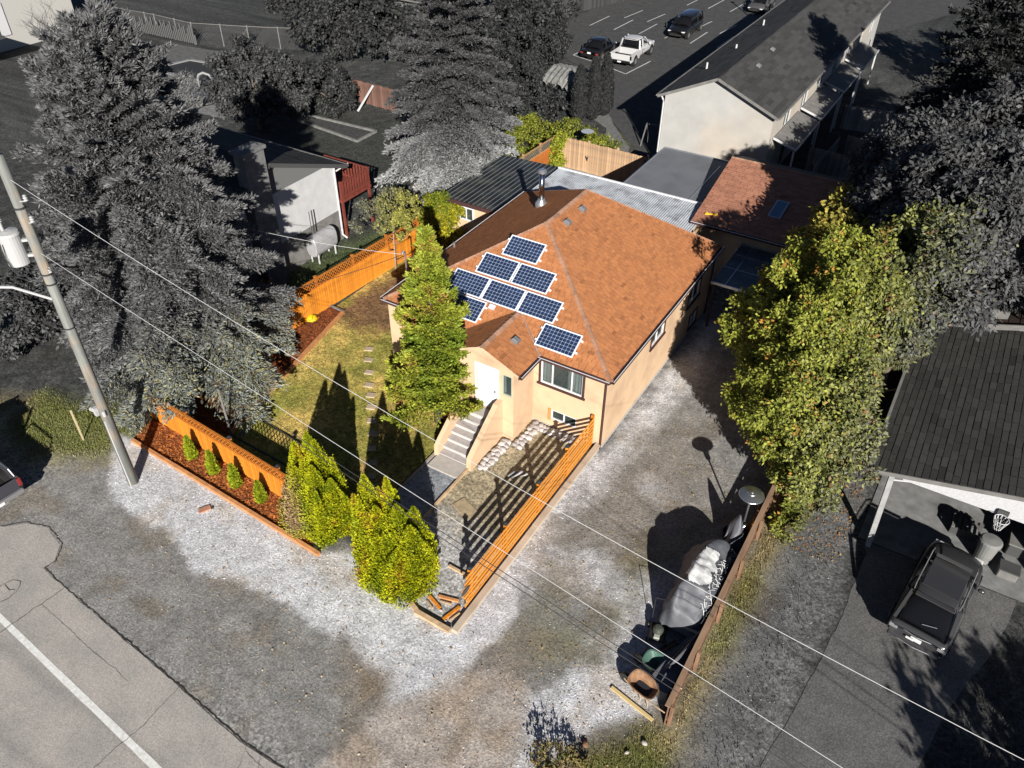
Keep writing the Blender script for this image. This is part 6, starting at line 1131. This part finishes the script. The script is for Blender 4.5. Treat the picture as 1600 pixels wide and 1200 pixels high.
def col_gy(P, s, g): k = np.clip((P[:,1]-25.2)/2.5+.3*g.normal(0,1,len(P)), 0, 1)[:, None]; return (lerp((.09,.12,.015),(.20,.20,.02),s)*(1-k)+np.array([[.045,.046,.045]])*k)*(.6+.8*g.random((len(P),1)))
leafy('green_shrub', 'green shrubs behind the rust stained lattice fence', (-16.6,23.6,0), [(0,0,1.0,1.7,1.6,1.4),(1.9,1.4,1.0,1.5,1.3,1.2),(3.9,1.6,.9,1.2,1.0,1.1),(-1,-2.4,1.0,1.3,1.8,1.3)], 20000, col_gy, .14, .045, seed=36, cat='shrub')
leafy('vine', 'bright green vine climbing the inside corner of the rear fence', (-14.2,22.0,0), [(0,0,1.2,.35,.6,1.2),(.35,-.6,.5,.45,.7,.5),(.2,.1,2.1,.3,.4,.4)], 3500, lambda P, s, g: lerp((.12,.16,.01),(.30,.30,.03),s)*(.6+.8*g.random((len(P),1))), .13, .05, seed=37, cat='vine')
def cyp(loc, h, r, label, seed):
    t = thing('cypress', label, 'tree', loc, 0, 'columnar cypresses by the parking lot'); tree_trunk(t, h*.9, .08, Mbarkg); g = np.random.default_rng(seed); n = 9000
    z = h*g.random(n); rr = r*np.minimum(1, (z/h*6)**.5)*(1-(z/h)**2.6)**.6; a = g.uniform(0,6.283,n); d0 = np.stack([np.cos(a),np.sin(a),np.zeros(n)],1); P = d0*(rr*g.uniform(.72,1.05,n))[:,None]; P[:,2] = z
    d = nrm(d0*.35+np.array([0,0,1.])+g.normal(0,.3,(n,3))); u = nrm(np.cross(d, d0+g.normal(0,.4,(n,3)))); npmesh('crown', blades(P,d,u,.2*g.uniform(.6,1.3,n),.05*g.uniform(.7,1.3,n)), 4, np.repeat(np.array([[.03,.031,.031]])*(.5+g.random((n,1))),4,0), Mfol, t)
cyp((-16.9,30.2,0), 4.0, .55, 'left of the three dark columnar cypresses by the lot', 1); cyp((-16.2,31.1,0), 4.4, .55, 'middle and tallest of the three dark columnar cypresses', 2); cyp((-15.9,32.4,0), 4.2, .6, 'right of the three dark columnar cypresses by the lot', 3)
# ---- arborvitae at the front corner
def col_th(brown):
    def f(P, g):
        n = fbm(P[:,0]*2.2+P[:,1], P[:,2]*2.2, 1, 3)[:, None]; c = lerp((.17,.215,.005),(.40,.40,.010),np.clip((n-.2)*2+.35*(g.random((len(P),1))-.5),0,1)); o = (n > .70)*(g.random((len(P),1)) < .4); c = c*(1-o)+np.array([[.36,.20,.02]])*o
        for bx, by, bz, br_ in brown:
            d = np.sqrt((P[:,0]-bx)**2+(P[:,1]-by)**2+((P[:,2]-bz)*.6)**2)[:, None]; k = np.clip(1.3-d/br_, 0, 1)*(g.random((len(P),1)) < .75); c = c*(1-k)+np.array([[.34,.22,.13]])*k
        return c*(.6+.75*g.random((len(P),1)))
    return f
def thuja(name, label, loc, cones, n, colf, seed, cat='shrub', L=.085, W=.026, grp=None, trunk=True):
    t = thing(name, label, cat, loc, 0, grp); g = np.random.default_rng(seed)
    if n > 9000: cones = cones+[(cx+r*.62*math.cos(q), cy+r*.62*math.sin(q), h*g.uniform(.5,.88), r*g.uniform(.3,.5)) for cx, cy, h, r in cones for q in g.uniform(0,6.28,5)]
    ar = np.array([c[2]*c[3] for c in cones]); ar = ar/ar.sum(); Ps, Ds, Us = [], [], []
    for (cx, cy, h, r), f in zip(cones, ar):
        if trunk and r > .42 or n < 9000: MB().tube([(cx,cy,0),(cx,cy,h*.7)], [.05*h/3,.02*h/3], 6).build('stem', Mbark, t)
        m = int(n*f); z = h*g.random(m)**1.15; k = z/h; rr = r*np.minimum(1, .74+k*2.2)*(1-k**1.55)**.85; a = g.uniform(0,6.283,m); lum = 1+.07*np.sin(a*5+z*3); d0 = np.stack([np.cos(a),np.sin(a),np.zeros(m)],1)
        P = d0*(rr*lum*(g.uniform(.74,1.04,m)+.55*(fbm(a*2.2+cx*3, z*2.4, 1, 3)-.5)))[:,None]; P[:,2] = z+.02; P[:,0] += cx; P[:,1] += cy; tang = np.stack([-np.sin(a),np.cos(a),np.zeros(m)],1); d = nrm(d0*.55+np.array([0,0,.95])+tang*g.normal(0,.5,(m,1))+g.normal(0,.2,(m,3))); u = nrm(np.cross(d, tang*.6+d0*.8+g.normal(0,.4,(m,3)))); Ps.append(P); Ds.append(d); Us.append(u)
    P, D, U = map(np.concatenate, (Ps, Ds, Us)); m = len(P); npmesh('crown', blades(P,D,U,L*g.uniform(.6,1.3,m),W*g.uniform(.7,1.3,m)), 4, np.repeat(colf(P+np.array(loc), g),4,0), Mfol, t); return t
thuja('arborvitae', 'yellow-green arborvitae clump with a brown dead patch at the end of the mulch bed', (-6.9,-8.7,0), [(-.85,.25,3.3,.65),(-.3,.4,3.9,.7),(.1,.3,3.8,.8),(.35,-.25,3.2,.85),(-.5,-.25,2.7,.85),(.75,.1,2.5,.7)], 110000, col_th([(-7.6,-9.4,1.3,.75),(-7.2,-9.5,.9,.6),(-7.9,-9.2,1.8,.4)]), 41)
thuja('arborvitae', 'larger yellow-green arborvitae clump at the front corner by the slat fence', (-3.2,-8.95,0), [(-1.1,.1,3.9,.72),(-.45,.4,3.9,.5),(-.55,-.15,3.0,.85),(.1,.1,3.2,.85),(.5,.45,3.0,.7),(.75,-.1,2.8,.85),(.55,-.55,2.0,.9),(-.35,-.5,2.0,.85)], 130000, col_th([]), 42)
for i, (x, y, s) in enumerate(((-13.39,-8.82,1.0),(-12.05,-8.95,1.0),(-10.82,-9.0,.98),(-9.45,-9.07,.9),(-8.2,-9.13,.7))):
    thuja('young_arborvitae', ['leftmost','second from left','middle','second from right','rightmost and smallest'][i]+' of five young arborvitae in the street mulch bed', (x, y, .03), [(0,0,1.1*s,.22*s)], 2400, (lambda P, g: lerp((.16,.22,.01),(.36,.38,.02),g.random((len(P),1)))) if i != 4 else (lambda P, g: lerp((.08,.16,.03),(.18,.26,.04),g.random((len(P),1)))), 50+i, grp='young arborvitae in the mulch bed', L=.1, W=.035)
# ---- small garden trees
def col_ap(P, s, g): k = np.clip((-15.2-P[:,0])/1.8+.25*g.normal(0,1,len(P)), 0, 1)[:, None]; return (lerp((.15,.15,.03),(.28,.27,.06),s)*(1-k)+lerp((.085,.085,.06),(.13,.13,.10),s)*k)*(.6+.8*g.random((len(P),1)))
leafy('apple_tree', 'thin leaved multi-stemmed small tree in front of the orange side fence', (-15.3,6.5,0), [(-.6,.9,3.2,1.0,1.0,.9),(.5,.9,3.3,.8,.8,.8),(-1.6,.2,2.6,1.0,.9,.8),(.2,.3,2.6,.8,.8,.6),(-1.0,1.8,2.9,.9,.9,.8)], 8500, col_ap, .10, .04, seed=61, trunk=(2.8,.07,(-.4,.6)), limbs=7, shell=.2, bark=mat('bark_tan', (.25,.17,.11), .9), sub=14)
leafy('green_shrub', 'yellow and green leafy bush at the corner of the shed', (-14.6,9.6,0), [(0,0,1.6,1.0,1.0,1.4),(.5,.6,1.4,.8,.9,1.2),(-.3,.2,2.4,.8,.8,.7)], 9000, lambda P, s, g: lerp((.10,.13,.01),(.42,.33,.01),np.clip(s*.7+(1.8-P[:,2:3])*.25,0,1))*(.6+.8*g.random((len(P),1))), .12, .045, seed=62, cat='shrub', trunk=(1.6,.05))
leafy('bronze_shrub', 'dark bronze leaved shrub at the near end of the side fence', (-17.0,-1.3,0), [(0,.3,1.9,.8,.8,.7),(.4,-.6,1.3,.6,.7,.6)], 3200, lambda P, s, g: lerp((.16,.07,.03),(.34,.2,.1),s)*(.5+.8*g.random((len(P),1))), .11, .045, seed=63, cat='shrub', trunk=(1.7,.04))
leafy('small_shrub', 'thin twiggy shrub with yellow leaves in the left mulch bed', (-15.9,-1.5,0), [(0,0,.9,.35,.5,.6)], 420, lambda P, s, g: lerp((.3,.2,.02),(.3,.12,.03),s), .08, .035, seed=64, cat='shrub', trunk=(1.1,.03), sub=10, limbs=7)
leafy('dark_shrub', 'dark shrub behind the utility pole at the left edge', (-24.5,-5.5,0), [(0,0,2.2,2.6,2.4,2.0),(-2,1.5,2.2,2.2,2.2,2.0),(-1,-2.0,1.6,2.0,2.0,1.5)], 26000, col_mid, .2, .06, seed=65, cat='shrub', trunk=(2,.1))
leafy('ivy_bank', 'grey-green shrubby bank below the trees beside the low brown fence', (7.6,2.2,0), [(0,-.6,.7,.8,1.6,.7),(.4,1.6,.7,1.0,1.4,.8),(-.1,-2.4,.45,.45,.9,.4)], 11000, gradcol(7.2,8.6,(.09,.12,.012),(.2,.2,.03),G1,G2), .13, .045, seed=66, cat='shrub')
leafy('twig_shrub', 'low brownish twiggy shrub at the bottom beside the pale gravel', (4.3,-12.0,0), [(0,0,.28,.45,.4,.3),(.5,.3,.2,.4,.35,.22)], 1500, lambda P, s, g: lerp((.10,.12,.02),(.25,.16,.08),s)*(.6+.8*g.random((len(P),1))), .09, .03, seed=67, cat='shrub', trunk=(.8,.012), limbs=8)
def bare(label, loc, h, seed, spread=1.6, r=.14):
    g = random.Random(seed); t = thing('bare_tree', label, 'tree', loc); mb = MB(); tw = MB()
    def grow(p, d, L, rr, lv):
        q = p+d*L; (mb if lv < 2 else tw).tube([p, p+d*L*.5+Vector((g.uniform(-.06,.06)*L,)*3), q], [rr, rr*.8, rr*.6], 6 if lv < 2 else 4)
        if lv >= 5: return
        for i in range(3 if lv else 4): grow(q-d*L*g.uniform(0,.3), (d+Vector((g.uniform(-1,1),g.uniform(-1,1),g.uniform(-.1,.6)))*spread*.55).normalized(), L*g.uniform(.6,.8), rr*.55, lv+1)
    grow(Vector((0,0,0)), Vector((0,0,1)), h*.32, r, 0); mb.build('trunk', Mbarkg, t, smooth=True); tw.build('twigs', Mbarkg, t, kind='stuff')
bare('bare pale trunked tree at the top left in front of the far house', (-50,13.5,0), 9, 1); bare('low bare tree with black twisted branches by the pool', (-40,13.8,0), 5.5, 2, 2.2, .18); bare('leafless shrub before the white far house at the top', (-43,41.5,0), 5.5, 3, 1.4, .1)
# ---- trees standing off the frame whose shadows fall into it
leafy('leafy_tree', 'grey tree beyond the lower right corner shading the verge', (21.2,-12.8,0), [(0,0,3.6,2.4,2.4,2.2),(1.6,1.4,3.4,2.0,2.0,1.8),(-1,-1.6,3.0,1.8,1.8,1.6)], 26000, col_mid, .22, .07, seed=71, trunk=(3.8,.2))
leafy('leafy_tree', 'tree beyond the right edge behind the carport house', (19.5,18.5,0), [(0,0,7,3.4,3.4,3),(-2.4,-2.4,7.5,2.6,2.6,2.4)], 26000, col_mid, .26, .08, seed=72, trunk=(7,.3))
# ---- grass and weeds
def tufts(name, n, xr, yr, maskf, h, colf, z=.01, w=.012, m=None):
    g = rng; x = g.uniform(*xr, n); y = g.uniform(*yr, n); k = maskf(x, y); x = x[k]; y = y[k]; m_ = len(x); P = np.stack([x, y, np.full(m_, z)], 1); d = nrm(np.stack([g.normal(0,.6,m_), g.normal(0,.6,m_), np.ones(m_)], 1)); a = g.uniform(0,6.28,m_); u = np.stack([np.cos(a), np.sin(a), np.zeros(m_)], 1)*w; L = (h*g.uniform(.4,1.3,m_))[:, None]
    V = np.stack([P-u, P+u, P+d*L], 1).reshape(-1, 3); return npmesh(name, V, 3, np.repeat(colf(x, y), 3, 0), Mfol, kind='stuff')
lawnp = [(-15.1,2.2),(-13.1,-7.0),(-5.55,-7.4),(-5.55,-3.2),(-6.2,-.2),(-10.6,.3),(-10.6,9),(-15.1,9)]
def lcol(x, y):
    c = lawncol(x, y); return c*(.75+.9*rng.random((len(x),1)))
tufts('grass', 120000, (-15.1,-5.55), (-7.9,9), lambda x, y: (sdpoly(x, y, lawnp) > 0) & (fbm(x+3, y, 1.1, 3) > .33) & (sdpoly(x, y, [(-15.2,2),(-14.9,9),(-10.6,9),(-10.6,3.6),(-12.6,2.2),(-13.8,1.6)]) < .3), .045, lcol, .012, .011)
def isgreen(x, y): c = zonecol(x, y); return (c[:, 1] > c[:, 2]*1.7) & (c.mean(1) < .17) & (rng.random(len(x)) < .9)
tufts('weeds', 60000, (-24,-15.3), (-15.2,-7.6), isgreen, .09, lambda x, y: np.clip(zonecol(x, y)*(.8+1.3*rng.random((len(x),1))), 0, .5), .005, .014)
tufts('weeds', 60000, (1,8.2), (-13.5,4), lambda x, y: isgreen(x, y) & ((x > 6.7) | (y < -9.2)), .10, lambda x, y: np.clip(zonecol(x, y)*(.8+1.2*rng.random((len(x),1))), 0, .5), .005, .014)
tufts('weeds', 40000, (-21,-15.8), (-8,12), lambda x, y: isgreen(x, y), .09, lambda x, y: zonecol(x, y)*(.7+1.1*rng.random((len(x),1))), .005, .014)
tufts('verge_grass', 60000, (7.2,26), (-16,0), lambda x, y: (x > 13.2+(y+6.5)*.28) | ((x < 9.2) & (rng.random(len(x)) < .25)), .10, lambda x, y: np.array([[.055,.056,.055]])*(.4+1.2*rng.random((len(x),1))), .005, .016)
def leaflitter(n, xr, yr, c0, c1, mask=None, z=.03):
    x = rng.uniform(*xr, n); y = rng.uniform(*yr, n)
    if mask: k = mask(x, y); x = x[k]; y = y[k]
    n = len(x); a = rng.uniform(0,6.28,n); d = np.stack([np.cos(a),np.sin(a),rng.normal(0,.3,n)],1); u = np.stack([-np.sin(a),np.cos(a),rng.normal(0,.3,n)],1); P = np.stack([x,y,np.full(n,z)],1); t_ = rng.random((n,1)); npmesh('fallen_leaves', blades(P,d,u,.07*rng.uniform(.6,1.4,n),.025*rng.uniform(.7,1.3,n)), 4, np.repeat(np.array(c0)*(1-t_)+np.array(c1)*t_,4,0), Mfol, kind='stuff')
leaflitter(900, (6.8,9.4), (-1,5.5), (.30,.10,.03), (.35,.25,.08)); leaflitter(500, (-15,-11), (-1.5,7), (.3,.2,.05), (.25,.12,.04)); leaflitter(500, (1,6.4), (-10,4), (.25,.15,.06), (.35,.28,.12)); leaflitter(500, (-12,6), (-15,-9.5), (.3,.18,.08), (.5,.42,.3))
for i, (x, y, s) in enumerate(((-1.1,-9.5,.06),(-.75,-9.75,.05),(4.9,-11.0,.10),(6.3,-10.1,.08),(6.0,-10.6,.06))):
    t_ = thing('rock', ['small pale rock at the front corner beside the planks','pale pebble inside the kerb corner','brown rock in the bottom weeds','pale rock below the low fence end','grey rock among the weeds under the fence end'][i], 'rock', (x, y, .02), i); MB().blob((0,0,s*.4), s, 1.2, .9, .6, .15, 9, 6).build('stone', Mbw if i == 2 else Mcure, t_, smooth=True)
